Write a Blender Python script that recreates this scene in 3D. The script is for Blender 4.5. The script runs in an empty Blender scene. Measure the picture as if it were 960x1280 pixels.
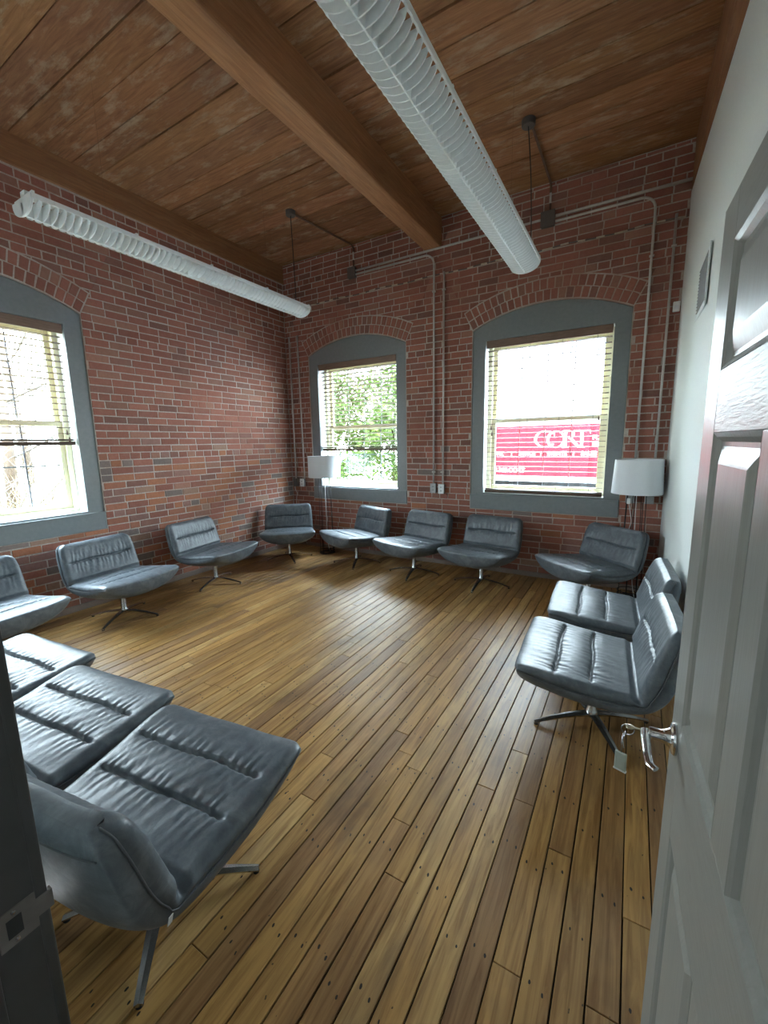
import bpy, bmesh, math, random
from mathutils import Vector, Matrix
random.seed(7)
R_ = random.Random(11)

# ------------------------------------------------------------------ camera
HC = 1.60
def cam_rot(a, b, c):
    B = Matrix(((1, 0, 0), (0, 0, -1), (0, 1, 0)))
    ca, sa = math.cos(a), math.sin(a); cb, sb = math.cos(b), math.sin(b); cc, sc = math.cos(c), math.sin(c)
    Ra = Matrix(((ca, -sa, 0), (sa, ca, 0), (0, 0, 1)))
    Rb = Matrix(((1, 0, 0), (0, cb, -sb), (0, sb, cb)))
    Rc = Matrix(((cc, -sc, 0), (sc, cc, 0), (0, 0, 1)))
    return Rc @ Rb @ B @ Ra
CR = cam_rot(-0.536316, 0.163873, -0.0179376)
FPX = 520.4
scene = bpy.context.scene
cam_d = bpy.data.cameras.new('camera'); cam = bpy.data.objects.new('camera', cam_d)
scene.collection.objects.link(cam)
cam_d.sensor_fit = 'VERTICAL'; cam_d.sensor_height = 32.0; cam_d.lens = FPX / 1280 * 32.0
cam_d.clip_start = 0.02; cam_d.clip_end = 300
m3 = Matrix((CR[0], -CR[1], -CR[2])).transposed()
cam.matrix_world = Matrix.Translation((0, 0, HC)) @ m3.to_4x4()
scene.camera = cam
def project(p):
    c = CR @ (Vector(p) - Vector((0, 0, HC)))
    if c.z < 0.05: return None
    return 480 + FPX * c.x / c.z, 640 + FPX * c.y / c.z

# ------------------------------------------------------------------ sky, exposure
world = bpy.data.worlds.new('sky'); scene.world = world
world.use_nodes = True
wt = world.node_tree; wt.nodes.clear()
wo = wt.nodes.new('ShaderNodeOutputWorld'); wb = wt.nodes.new('ShaderNodeBackground')
wc = wt.nodes.new('ShaderNodeTexCoord'); ws = wt.nodes.new('ShaderNodeSeparateXYZ'); wr = wt.nodes.new('ShaderNodeValToRGB')
wt.links.new(wc.outputs['Generated'], ws.inputs[0]); wt.links.new(ws.outputs['Z'], wr.inputs[0])
wr.color_ramp.elements[0].position = 0.0; wr.color_ramp.elements[0].color = (0.345, 0.375, 0.395, 1)
wr.color_ramp.elements[1].position = 1.0; wr.color_ramp.elements[1].color = (0.80, 0.97, 1.16, 1)
wt.links.new(wr.outputs[0], wb.inputs['Color']); wb.inputs['Strength'].default_value = 22.0
wt.links.new(wb.outputs[0], wo.inputs[0])
vs = scene.view_settings
vs.view_transform = 'Standard'; vs.look = 'None'; vs.gamma = 1.0; vs.use_curve_mapping = False; vs.exposure = 1.95
scene.display_settings.display_device = 'sRGB'

# ------------------------------------------------------------------ room constants
D = 5.022; XL = -4.68; XR = 0.304; H = 4.211; YF = 0.182
CW = 0.816            # window casing half width
OW = 0.664            # window opening half width
Z_AP, Z_ST, Z_OB, Z_OT, Z_SP, Z_TOP = 0.772, 0.9435, 0.972, 2.758, 2.885, 3.075
WIN = {1: ('left', 1.384), 2: ('back', -3.430), 3: ('back', -0.904)}
def wall_x(y): return 0.300 + 0.031 * (4.95 - y)
# portals only steer the sampling of sky light through the openings, they give off nothing themselves
def portal(name, loc, rot):
    l = bpy.data.lights.new(name, 'AREA'); l.shape = 'RECTANGLE'; l.size = 1.33; l.size_y = 1.80; l.energy = 1.0
    l.cycles.is_portal = True
    o = bpy.data.objects.new(name, l); o.location = loc; o.rotation_euler = rot; scene.collection.objects.link(o)
zc_ = (Z_OB + Z_OT) / 2
portal('window_portal', (WIN[2][1], D + 0.43, zc_), (math.radians(-90), 0, 0))
portal('window_portal', (WIN[3][1], D + 0.43, zc_), (math.radians(-90), 0, 0))
portal('window_portal', (XL - 0.43, WIN[1][1], zc_), (math.radians(-90), 0, math.radians(90)))

# ------------------------------------------------------------------ material helpers
MATS = {}
class NT:
    def __init__(self, name):
        m = bpy.data.materials.new(name); m.use_nodes = True
        self.m = m; self.t = m.node_tree; self.n = self.t.nodes; self.n.clear()
        self.out = self.n.new('ShaderNodeOutputMaterial'); self.p = self.n.new('ShaderNodeBsdfPrincipled')
        self.t.links.new(self.p.outputs[0], self.out.inputs[0])
        self._c = None
        MATS[name] = m
    def add(self, typ, **kw):
        n = self.n.new(typ)
        for k, v in kw.items():
            if hasattr(n, k): setattr(n, k, v)
            else: n.inputs[k.replace('_', ' ')].default_value = v
        return n
    def link(self, a, b): self.t.links.new(a, b)
    def coord(self, kind='Object', scale=(1, 1, 1), rot=(0, 0, 0)):
        c = self.add('ShaderNodeTexCoord'); mp = self.add('ShaderNodeMapping')
        mp.inputs['Scale'].default_value = scale; mp.inputs['Rotation'].default_value = rot
        self.link(c.outputs[kind], mp.inputs[0]); return mp.outputs[0]
    def pos(self, scale=(1, 1, 1), off=None):
        g = self.add('ShaderNodeNewGeometry'); mp = self.add('ShaderNodeMapping'); mp.inputs['Scale'].default_value = scale
        self.link(g.outputs['Position'], mp.inputs[0])
        if off is not None:
            self.link(off, mp.inputs['Location'])
        return mp.outputs[0]
    def noise(self, vec, scale, detail=4, rough=0.55, dist=0.0):
        n = self.add('ShaderNodeTexNoise'); n.inputs['Scale'].default_value = scale; n.inputs['Detail'].default_value = detail
        n.inputs['Roughness'].default_value = rough; n.inputs['Distortion'].default_value = dist
        self.link(vec, n.inputs['Vector']); return n.outputs[0]
    def ramp(self, fac, stops):
        r = self.add('ShaderNodeValToRGB'); el = r.color_ramp.elements
        while len(el) < len(stops): el.new(0.5)
        for e, (p, c) in zip(el, stops):
            e.position = p; e.color = (*c, 1) if len(c) == 3 else c
        self.link(fac, r.inputs[0]); return r.outputs[0]
    def mix(self, fac, a, b, mode='MIX'):
        n = self.add('ShaderNodeMix'); n.data_type = 'RGBA'; n.blend_type = mode
        for v, i in ((fac, 0), (a, 6), (b, 7)):
            if hasattr(v, 'links') or hasattr(v, 'node'): self.link(v, n.inputs[i])
            elif i == 0: n.inputs[i].default_value = v
            else: n.inputs[i].default_value = (*v, 1)
        return n.outputs[2]
    def math(self, op, a, b=None, c=None):
        n = self.add('ShaderNodeMath'); n.operation = op
        for v, i in ((a, 0), (b, 1), (c, 2)):
            if v is None: continue
            if hasattr(v, 'node'): self.link(v, n.inputs[i])
            else: n.inputs[i].default_value = v
        return n.outputs[0]
    def bump(self, h, strength=0.3, dist=0.01):
        b = self.add('ShaderNodeBump'); b.inputs['Strength'].default_value = strength; b.inputs['Distance'].default_value = dist
        self.link(h, b.inputs['Height']); self.link(b.outputs[0], self.p.inputs['Normal'])
    def color(self, c):
        if hasattr(c, 'node'): self.link(c, self.p.inputs['Base Color'])
        else: self.p.inputs['Base Color'].default_value = (*c, 1)
    def rough(self, r):
        if hasattr(r, 'node'): self.link(r, self.p.inputs['Roughness'])
        else: self.p.inputs['Roughness'].default_value = r
    def attr(self, name):
        a = self.add('ShaderNodeAttribute'); a.attribute_name = name; return a

def simple(name, col, rough=0.5, metal=0.0, nscale=40, nstr=0.06, var=0.08):
    m = NT(name); v = m.coord('Object')
    n = m.noise(v, nscale, 3)
    m.color(m.ramp(n, [(0.3, tuple(c * (1 - var) for c in col)), (0.7, tuple(min(1, c * (1 + var)) for c in col))]))
    m.rough(rough); m.p.inputs['Metallic'].default_value = metal
    if nstr: m.bump(n, nstr, 0.004)
    return m.m

def mk_materials():
    # brick: tint of each brick lives in the mesh attribute "tint"
    m = NT('brick'); v = m.pos(); a = m.attr('tint')
    n1 = m.noise(v, 45, 5, 0.6); n2 = m.noise(v, 9, 3)
    c = m.mix(m.ramp(n1, [(0.3, (0, 0, 0)), (0.75, (1, 1, 1))]), a.outputs['Color'], (0.5, 0.5, 0.5), 'MULTIPLY')
    c = m.mix(0.40, a.outputs['Color'], c)
    spk = m.ramp(m.noise(v, 120, 2), [(0.70, (0, 0, 0)), (0.78, (1, 1, 1))])
    c = m.mix(m.math('MULTIPLY', spk, 0.22), c, (0.42, 0.34, 0.29))
    film = m.ramp(n2, [(0.52, (0, 0, 0)), (0.72, (1, 1, 1))])
    c = m.mix(m.math('MULTIPLY', film, 0.12), c, (0.44, 0.30, 0.24))
    m.color(c); m.rough(0.86); m.bump(n1, 0.55, 0.006)
    # mortar
    m = NT('mortar'); v = m.pos(); n1 = m.noise(v, 60, 5, 0.65); n2 = m.noise(v, 1.3, 3)
    c = m.ramp(n1, [(0.25, (0.42, 0.36, 0.32)), (0.7, (0.66, 0.60, 0.54))])
    c = m.mix(m.ramp(n2, [(0.50, (0, 0, 0)), (0.70, (1, 1, 1))]), c, (0.42, 0.27, 0.21))
    m.color(c); m.rough(0.95); m.bump(n1, 0.8, 0.01)
    # floor planks
    m = NT('plank'); a = m.attr('tint'); u = m.add('ShaderNodeUVMap'); u.uv_map = 'UVMap'
    g = m.add('ShaderNodeNewGeometry'); mp = m.add('ShaderNodeMapping'); mp.inputs['Scale'].default_value = (26, 1.6, 1)
    off = m.add('ShaderNodeVectorMath'); off.operation = 'SCALE'; off.inputs['Scale'].default_value = 37.0
    m.link(a.outputs['Vector'], off.inputs[0]); m.link(g.outputs['Position'], mp.inputs[0]); m.link(off.outputs[0], mp.inputs['Location'])
    gr = m.noise(mp.outputs[0], 1.6, 6, 0.62, 0.8)
    mp2 = m.add('ShaderNodeMapping'); mp2.inputs['Scale'].default_value = (5, 1.2, 1); m.link(g.outputs['Position'], mp2.inputs[0]); m.link(off.outputs[0], mp2.inputs['Location'])
    bl = m.noise(mp2.outputs[0], 1.8, 4, 0.6, 0.6)
    c = m.mix(m.ramp(gr, [(0.36, (0, 0, 0)), (0.60, (1, 1, 1))]), m.mix(1.0, a.outputs['Color'], (0.56, 0.47, 0.38), 'MULTIPLY'), a.outputs['Color'])
    c = m.mix(m.math('MULTIPLY', m.ramp(bl, [(0.50, (0, 0, 0)), (0.78, (1, 1, 1))]), 0.55), c, (0.16, 0.085, 0.035))
    st = m.noise(m.pos((1.0, 0.55, 1)), 2.3, 5, 0.62)
    c = m.mix(m.math('MULTIPLY', m.ramp(st, [(0.55, (0, 0, 0)), (0.72, (1, 1, 1))]), 0.62), c, (0.07, 0.038, 0.018))
    sx = m.add('ShaderNodeSeparateXYZ'); m.link(u.outputs[0], sx.inputs[0])
    fu = m.math('SUBTRACT', m.math('ABSOLUTE', sx.outputs[0]), 0.019)
    fv = m.math('MULTIPLY', m.math('SUBTRACT', m.math('FRACT', m.math('DIVIDE', sx.outputs[1], 0.41)), 0.5), 0.41)
    fv = m.math('ADD', fv, m.math('MULTIPLY', sx.outputs[0], 0.35))
    dd = m.math('SQRT', m.math('ADD', m.math('MULTIPLY', fu, fu), m.math('MULTIPLY', m.math('MULTIPLY', fv, fv), 0.30)))
    dd = m.math('ADD', dd, m.math('MULTIPLY', m.math('SUBTRACT', m.noise(m.pos(), 55, 2), 0.5), 0.007))
    hole = m.math('LESS_THAN', dd, 0.0034)
    sp = m.ramp(m.noise(m.pos((1, .6, 1)), 48, 2), [(0.735, (0, 0, 0)), (0.755, (1, 1, 1))])
    c = m.mix(m.math('MAXIMUM', hole, m.math('MULTIPLY', sp, 0.8)), c, (0.012, 0.008, 0.005))
    m.color(c)
    m.rough(m.math('ADD', m.math('MULTIPLY', bl, 0.25), 0.30)); m.bump(gr, 0.10, 0.003)
    m.p.inputs['Coat Weight'].default_value = 0.05; m.p.inputs['Coat Roughness'].default_value = 0.33
    simple('subfloor', (0.022, 0.014, 0.008), 0.9)
    # ceiling boards and timbers
    def wood(name, dark, light, blot, blotcol, sc, amount, rough=0.75):
        m = NT(name); a = m.attr('tint')
        off = m.add('ShaderNodeVectorMath'); off.operation = 'SCALE'; off.inputs['Scale'].default_value = 23.0
        m.link(a.outputs['Vector'], off.inputs[0])
        v = m.pos(sc, off.outputs[0]); gr = m.noise(v, 2.2, 6, 0.62, 1.2)
        c = m.ramp(gr, [(0.3, dark), (0.7, light)])
        c = m.mix(1.0, c, a.outputs['Color'], 'MULTIPLY')
        b = m.noise(m.pos(blot), 3.4, 5, 0.68)
        c = m.mix(m.math('MULTIPLY', m.ramp(b, [(0.52, (0, 0, 0)), (0.70, (1, 1, 1))]), amount), c, blotcol)
        k = m.noise(m.pos(tuple(x * 0.6 for x in blot)), 1.7, 3, 0.6)
        c = m.mix(m.math('MULTIPLY', m.ramp(k, [(0.55, (0, 0, 0)), (0.8, (1, 1, 1))]), 0.5), c, tuple(x * 0.6 for x in dark))
        m.color(c); m.rough(rough); m.bump(gr, 0.25, 0.006)
    wood('ceiling_board', (0.21, 0.088, 0.034), (0.41, 0.195, 0.082), (1.0, 3.0, 1), (0.54, 0.42, 0.29), (1.3, 16, 1), 0.60)
    wood('timber', (0.25, 0.112, 0.047), (0.42, 0.208, 0.090), (4, 1, 4), (0.42, 0.25, 0.13), (18, 1.0, 18), 0.25)
    # leather
    m = NT('leather'); v = m.coord('Object')
    n1 = m.noise(v, 12, 6, 0.70, 0.6); n2 = m.noise(v, 38, 4, 0.6)
    vo = m.add('ShaderNodeTexVoronoi'); vo.inputs['Scale'].default_value = 230; m.link(v, vo.inputs['Vector'])
    c = m.ramp(n1, [(0.32, (0.066, 0.080, 0.095)), (0.50, (0.098, 0.116, 0.132)), (0.70, (0.160, 0.180, 0.196))])
    c = m.mix(m.math('MULTIPLY', m.ramp(n2, [(0.55, (0, 0, 0)), (0.8, (1, 1, 1))]), 0.35), c, (0.19, 0.20, 0.20))
    m.color(c); m.rough(m.math('ADD', m.math('MULTIPLY', n2, 0.22), 0.31))
    hsum = m.math('ADD', m.math('MULTIPLY', n2, 1.0), m.math('MULTIPLY', vo.outputs['Distance'], 0.25))
    m.bump(hsum, 0.16, 0.003); m.p.inputs['Specular IOR Level'].default_value = 0.5
    simple('piping_leather', (0.075, 0.082, 0.088), 0.42, 0, 60, 0.1)
    # paints
    m = NT('grey_paint'); v = m.pos(); n = m.noise(v, 30, 4)
    m.color(m.ramp(n, [(0.3, (0.200, 0.222, 0.230)), (0.7, (0.230, 0.252, 0.260))])); m.rough(0.42); m.bump(n, 0.08, 0.003)
    m = NT('door_paint'); v = m.coord('Object', (9, 9, 0.7)); n = m.noise(v, 9, 5, 0.6, 1.0)
    m.color(m.ramp(n, [(0.3, (0.225, 0.226, 0.205)), (0.7, (0.258, 0.259, 0.236))])); m.rough(0.38); m.bump(n, 0.16, 0.0025)
    m.p.inputs['Specular IOR Level'].default_value = 0.20
    m = NT('rail_paint'); v = m.coord('Object', (1.1, 1.1, 12)); n = m.noise(v, 9, 5, 0.6, 1.6)
    m.color(m.ramp(n, [(0.3, (0.225, 0.226, 0.205)), (0.7, (0.258, 0.259, 0.236))])); m.rough(0.42); m.bump(n, 0.40, 0.003)
    m.p.inputs['Specular IOR Level'].default_value = 0.20
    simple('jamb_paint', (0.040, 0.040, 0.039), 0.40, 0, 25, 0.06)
    m = NT('drywall'); v = m.pos(); n = m.noise(v, 90, 4); n2 = m.noise(v, 1.2, 2)
    c = m.ramp(n, [(0.3, (0.74, 0.78, 0.76)), (0.7, (0.79, 0.83, 0.81))])
    c = m.mix(m.math('MULTIPLY', n2, 0.12), c, (0.60, 0.61, 0.59)); m.color(c); m.rough(0.7); m.bump(n, 0.12, 0.003)
    simple('hall_paint', (0.42, 0.42, 0.40), 0.7, 0, 40, 0.05)
    simple('hall_floor', (0.10, 0.10, 0.105), 0.8, 0, 30, 0.1)
    simple('cream_vinyl', (0.66, 0.62, 0.44), 0.45, 0, 30, 0.03, 0.04)
    simple('white_liner', (0.72, 0.76, 0.76), 0.5, 0, 30, 0.03, 0.03)
    simple('muntin', (0.20, 0.21, 0.25), 0.5, 0, 30, 0.0)
    m = NT('glass'); m.n.remove(m.p)
    tr = m.add('ShaderNodeBsdfTransparent'); tr.inputs[0].default_value = (0.93, 0.96, 0.95, 1)
    gl = m.add('ShaderNodeBsdfGlossy'); gl.inputs['Roughness'].default_value = 0.02
    mx = m.add('ShaderNodeMixShader'); mx.inputs[0].default_value = 0.05
    m.link(tr.outputs[0], mx.inputs[1]); m.link(gl.outputs[0], mx.inputs[2]); m.link(mx.outputs[0], m.out.inputs[0])
    m = NT('blind_wood'); v = m.pos((1.5, 1.5, 30)); n = m.noise(v, 6, 4, 0.6, 0.5)
    m.color(m.ramp(n, [(0.3, (0.060, 0.033, 0.020)), (0.7, (0.115, 0.066, 0.042))])); m.rough(0.4)
    m = NT('valance_wood'); v = m.pos((1.5, 1.5, 30)); n = m.noise(v, 6, 4, 0.6, 0.5)
    m.color(m.ramp(n, [(0.3, (0.17, 0.105, 0.075)), (0.7, (0.26, 0.17, 0.125))])); m.rough(0.4)
    simple('cord', (0.42, 0.40, 0.36), 0.8, 0, 90, 0)
    simple('dark_cord', (0.03, 0.028, 0.026), 0.7, 0, 90, 0)
    simple('tassel_wood', (0.10, 0.045, 0.025), 0.5, 0, 50, 0)
    simple('steel', (0.55, 0.55, 0.55), 0.26, 1.0, 60, 0.02)
    simple('conduit_steel', (0.62, 0.61, 0.58), 0.42, 0.35, 30, 0.04)
    simple('galvanised', (0.34, 0.35, 0.35), 0.45, 0.7, 50, 0.04)
    simple('dark_box', (0.13, 0.115, 0.105), 0.6, 0.3, 40, 0.04)
    simple('painted_pipe', (0.13, 0.070, 0.045), 0.6, 0.1, 40, 0.05)
    simple('black_metal', (0.012, 0.012, 0.013), 0.42, 0.4, 60, 0.02)
    simple('black_rubber', (0.015, 0.015, 0.015), 0.8, 0, 60, 0.02)
    m = NT('lamp_fabric'); v = m.coord('Object', (1, 1, 1)); n = m.noise(v, 220, 2)
    m.color(m.ramp(n, [(0.3, (0.80, 0.84, 0.89)), (0.7, (0.85, 0.89, 0.93))])); m.rough(0.85); m.bump(n, 0.1, 0.002)
    simple('white_plastic', (0.88, 0.91, 0.91), 0.38, 0, 40, 0.02, 0.03)
    simple('white_cord', (0.62, 0.62, 0.60), 0.5, 0, 40, 0)
    simple('beige_tape', (0.62, 0.54, 0.42), 0.7, 0, 60, 0.05)
    simple('grey_cable', (0.15, 0.13, 0.12), 0.6, 0, 60, 0.02)
    simple('base_trim', (0.26, 0.20, 0.17), 0.55, 0, 25, 0.05)
    simple('slot_black', (0.01, 0.01, 0.01), 0.6, 0, 40, 0)
    simple('white_tag', (0.80, 0.80, 0.78), 0.7, 0, 40, 0)
    simple('tag_plastic', (0.42, 0.47, 0.40), 0.35, 0, 40, 0)
    simple('brass', (0.60, 0.55, 0.42), 0.3, 0.9, 60, 0)
    simple('chrome', (0.66, 0.67, 0.68), 0.16, 1.0, 60, 0)
    # outdoors
    simple('truck_red', (0.30, 0.008, 0.016), 0.6, 0, 5, 0, 0.05); MATS['truck_red'].node_tree.nodes['Principled BSDF'].inputs['Specular IOR Level'].default_value = 0.15
    simple('truck_white', (0.78, 0.79, 0.80), 0.5, 0, 5, 0, 0.03)
    simple('truck_letter', (0.82, 0.82, 0.82), 0.5, 0, 5, 0, 0.02)
    simple('tyre', (0.02, 0.02, 0.02), 0.8, 0, 30, 0)
    simple('asphalt', (0.20, 0.21, 0.22), 0.9, 0, 6, 0.1, 0.15)
    m = NT('dry_grass'); v = m.pos(); n = m.noise(v, 9, 5, 0.7)
    m.color(m.ramp(n, [(0.3, (0.10, 0.080, 0.045)), (0.7, (0.26, 0.20, 0.11))])); m.rough(0.95); m.bump(n, 0.8, 0.05)
    m = NT('straw'); v = m.pos(); n = m.noise(v, 5, 2)
    m.color(m.ramp(n, [(0.3, (0.12, 0.095, 0.060)), (0.7, (0.27, 0.21, 0.12))])); m.rough(0.9)
    simple('twig', (0.075, 0.068, 0.060), 0.9, 0, 4, 0, 0.3)
    simple('bark', (0.085, 0.062, 0.045), 0.9, 0, 14, 0.4, 0.3)
    m = NT('leaf'); v = m.pos(); n = m.noise(v, 3.5, 3)
    m.color(m.ramp(n, [(0.3, (0.030, 0.062, 0.014)), (0.6, (0.075, 0.115, 0.025)), (0.8, (0.15, 0.15, 0.040))])); m.rough(0.7); m.p.inputs['Specular IOR Level'].default_value = 0.15
    simple('clapboard', (0.70, 0.70, 0.68), 0.7, 0, 4, 0, 0.04)
    simple('roofing', (0.16, 0.17, 0.19), 0.8, 0, 4, 0, 0.1)
mk_materials()

# ------------------------------------------------------------------ mesh helpers
COL = scene.collection
class MB:
    def __init__(self): self.v = []; self.f = []; self.tint = None
    def add(self, vs, fs):
        o = len(self.v); self.v += [tuple(x) for x in vs]; self.f += [[i + o for i in f] for f in fs]
    def box(self, x0, x1, y0, y1, z0, z1, M=None):
        vs = [Vector((x, y, z)) for z in (z0, z1) for y in (y0, y1) for x in (x0, x1)]
        if M: vs = [M @ p for p in vs]
        self.add(vs, [(0, 2, 3, 1), (4, 5, 7, 6), (0, 1, 5, 4), (2, 6, 7, 3), (0, 4, 6, 2), (1, 3, 7, 5)]); return self
    def bevbox(self, x0, x1, y0, y1, z0, z1, b, M=None):
        bm = bmesh.new(); bmesh.ops.create_cube(bm, size=1)
        for v in bm.verts: v.co = Vector(((x0 + x1) / 2 + v.co.x * (x1 - x0), (y0 + y1) / 2 + v.co.y * (y1 - y0), (z0 + z1) / 2 + v.co.z * (z1 - z0)))
        bmesh.ops.bevel(bm, geom=bm.edges[:], offset=b, segments=2, affect='EDGES', profile=0.5)
        bm.verts.index_update()
        self.add([(M @ v.co) if M else v.co.copy() for v in bm.verts], [[v.index for v in f.verts] for f in bm.faces]); bm.free(); return self
    def tube(self, pts, r, n=8, cap=True, flat=1.0):
        pts = [Vector(p) for p in pts]; rs = r if isinstance(r, (list, tuple)) else [r] * len(pts)
        rings = []; prev = None
        for i, p in enumerate(pts):
            t = (pts[min(i + 1, len(pts) - 1)] - pts[max(i - 1, 0)]).normalized()
            if prev is None:
                a = Vector((0, 0, 1)) if abs(t.z) < 0.9 else Vector((1, 0, 0))
                x = t.cross(a).normalized()
            else:
                x = (prev - t * prev.dot(t)).normalized()
            y = t.cross(x).normalized(); prev = x
            rings.append([p + (x * math.cos(2 * math.pi * k / n) + y * math.sin(2 * math.pi * k / n) * flat) * rs[i] for k in range(n)])
        o = len(self.v)
        for rg in rings: self.v += [tuple(q) for q in rg]
        for i in range(len(rings) - 1):
            for k in range(n):
                k2 = (k + 1) % n
                self.f.append([o + i * n + k, o + i * n + k2, o + (i + 1) * n + k2, o + (i + 1) * n + k])
        if cap:
            self.f.append([o + k for k in range(n)][::-1]); self.f.append([o + (len(rings) - 1) * n + k for k in range(n)])
        return self
    def lathe(self, prof, n=32, c=(0, 0, 0), closed=False, M=None):
        o = len(self.v)
        for (r, z) in prof:
            for k in range(n):
                a = 2 * math.pi * k / n; p = Vector((c[0] + r * math.cos(a), c[1] + r * math.sin(a), c[2] + z))
                self.v.append(tuple(M @ p if M else p))
        m = len(prof)
        for i in range(m if closed else m - 1):
            i2 = (i + 1) % m
            for k in range(n):
                k2 = (k + 1) % n
                self.f.append([o + i * n + k, o + i * n + k2, o + i2 * n + k2, o + i2 * n + k])
        if not closed:
            if prof[0][0] > 1e-4: self.f.append([o + k for k in range(n)][::-1])
            if prof[-1][0] > 1e-4: self.f.append([o + (m - 1) * n + k for k in range(n)])
        return self
    def prism(self, poly, fn, d0, d1):
        # poly: 2d points, fn(a, b, d) -> world
        n = len(poly)
        vs = [fn(a, b, d0) for a, b in poly] + [fn(a, b, d1) for a, b in poly]
        self.add(vs, [list(range(n))[::-1], [n + i for i in range(n)]] + [[i, (i + 1) % n, n + (i + 1) % n, n + i] for i in range(n)]); return self
    def mesh(self, name, smooth=False, angle=None, fix=True):
        me = bpy.data.meshes.new(name); me.from_pydata(self.v, [], self.f)
        if fix:
            bm = bmesh.new(); bm.from_mesh(me); bmesh.ops.recalc_face_normals(bm, faces=bm.faces[:]); bm.to_mesh(me); bm.free()
        if smooth:
            for p in me.polygons: p.use_smooth = True
            if angle is not None:
                me.set_sharp_from_angle(angle=math.radians(angle))
        me.update(); return me
    def build(self, name, mat, parent=None, smooth=False, angle=None, origin=None, fix=True):
        if origin is not None:
            ov = Vector(origin); self.v = [tuple(Vector(p) - ov) for p in self.v]
        me = self.mesh(name, smooth, angle, fix)
        return link(name, me, mat, parent, origin)
def link(name, me, mat, parent=None, origin=None):
    if mat and not me.materials: me.materials.append(MATS[mat])
    o = bpy.data.objects.new(name, me); COL.objects.link(o)
    if origin is not None: o.location = origin
    if parent is not None: o.parent = parent
    return o
def empty(name, loc=(0, 0, 0), rz=0.0, parent=None):
    o = bpy.data.objects.new(name, None); o.empty_display_size = 0.05; COL.objects.link(o)
    o.location = loc; o.rotation_euler = (0, 0, rz)
    if parent is not None: o.parent = parent
    return o
def tag(o, label=None, cat=None, group=None, kind=None):
    if label: o['label'] = label
    if cat: o['category'] = cat
    if group: o['group'] = group
    if kind: o['kind'] = kind
    return o
def struct(o, label=None): return tag(o, label, None, None, 'structure')
def copy_tree(o, parent=None):
    c = o.copy(); COL.objects.link(c); c.parent = parent
    for ch in list(o.children): copy_tree(ch, c)
    return c
def set_tint(me, col):
    a = me.color_attributes.new('tint', 'FLOAT_COLOR', 'CORNER')
    buf = [*col, 1.0] * len(me.loops)
    a.data.foreach_set('color', buf)

# ------------------------------------------------------------------ brick walls
RISE = Z_TOP - Z_SP
RA = (CW * CW + RISE * RISE) / (2 * RISE); ZC = Z_TOP - RA; TH0 = math.asin(CW / RA)
RO = RA + 0.012 + 0.112 * 2
COURSE = 0.0752; JT = 0.0115; SL = 0.226; HL = 0.1135
def clip(poly, nx, nz, c):      # keep nx*a + nz*z >= c
    out = []
    for i in range(len(poly)):
        p, q = poly[i], poly[(i + 1) % len(poly)]
        dp = nx * p[0] + nz * p[1] - c; dq = nx * q[0] + nz * q[1] - c
        if dp >= 0: out.append(p)
        if (dp >= 0) != (dq >= 0):
            t = dp / (dp - dq); out.append((p[0] + (q[0] - p[0]) * t, p[1] + (q[1] - p[1]) * t))
    return out
def area(poly):
    return abs(sum(poly[i][0] * poly[(i + 1) % len(poly)][1] - poly[(i + 1) % len(poly)][0] * poly[i][1] for i in range(len(poly)))) / 2
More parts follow.
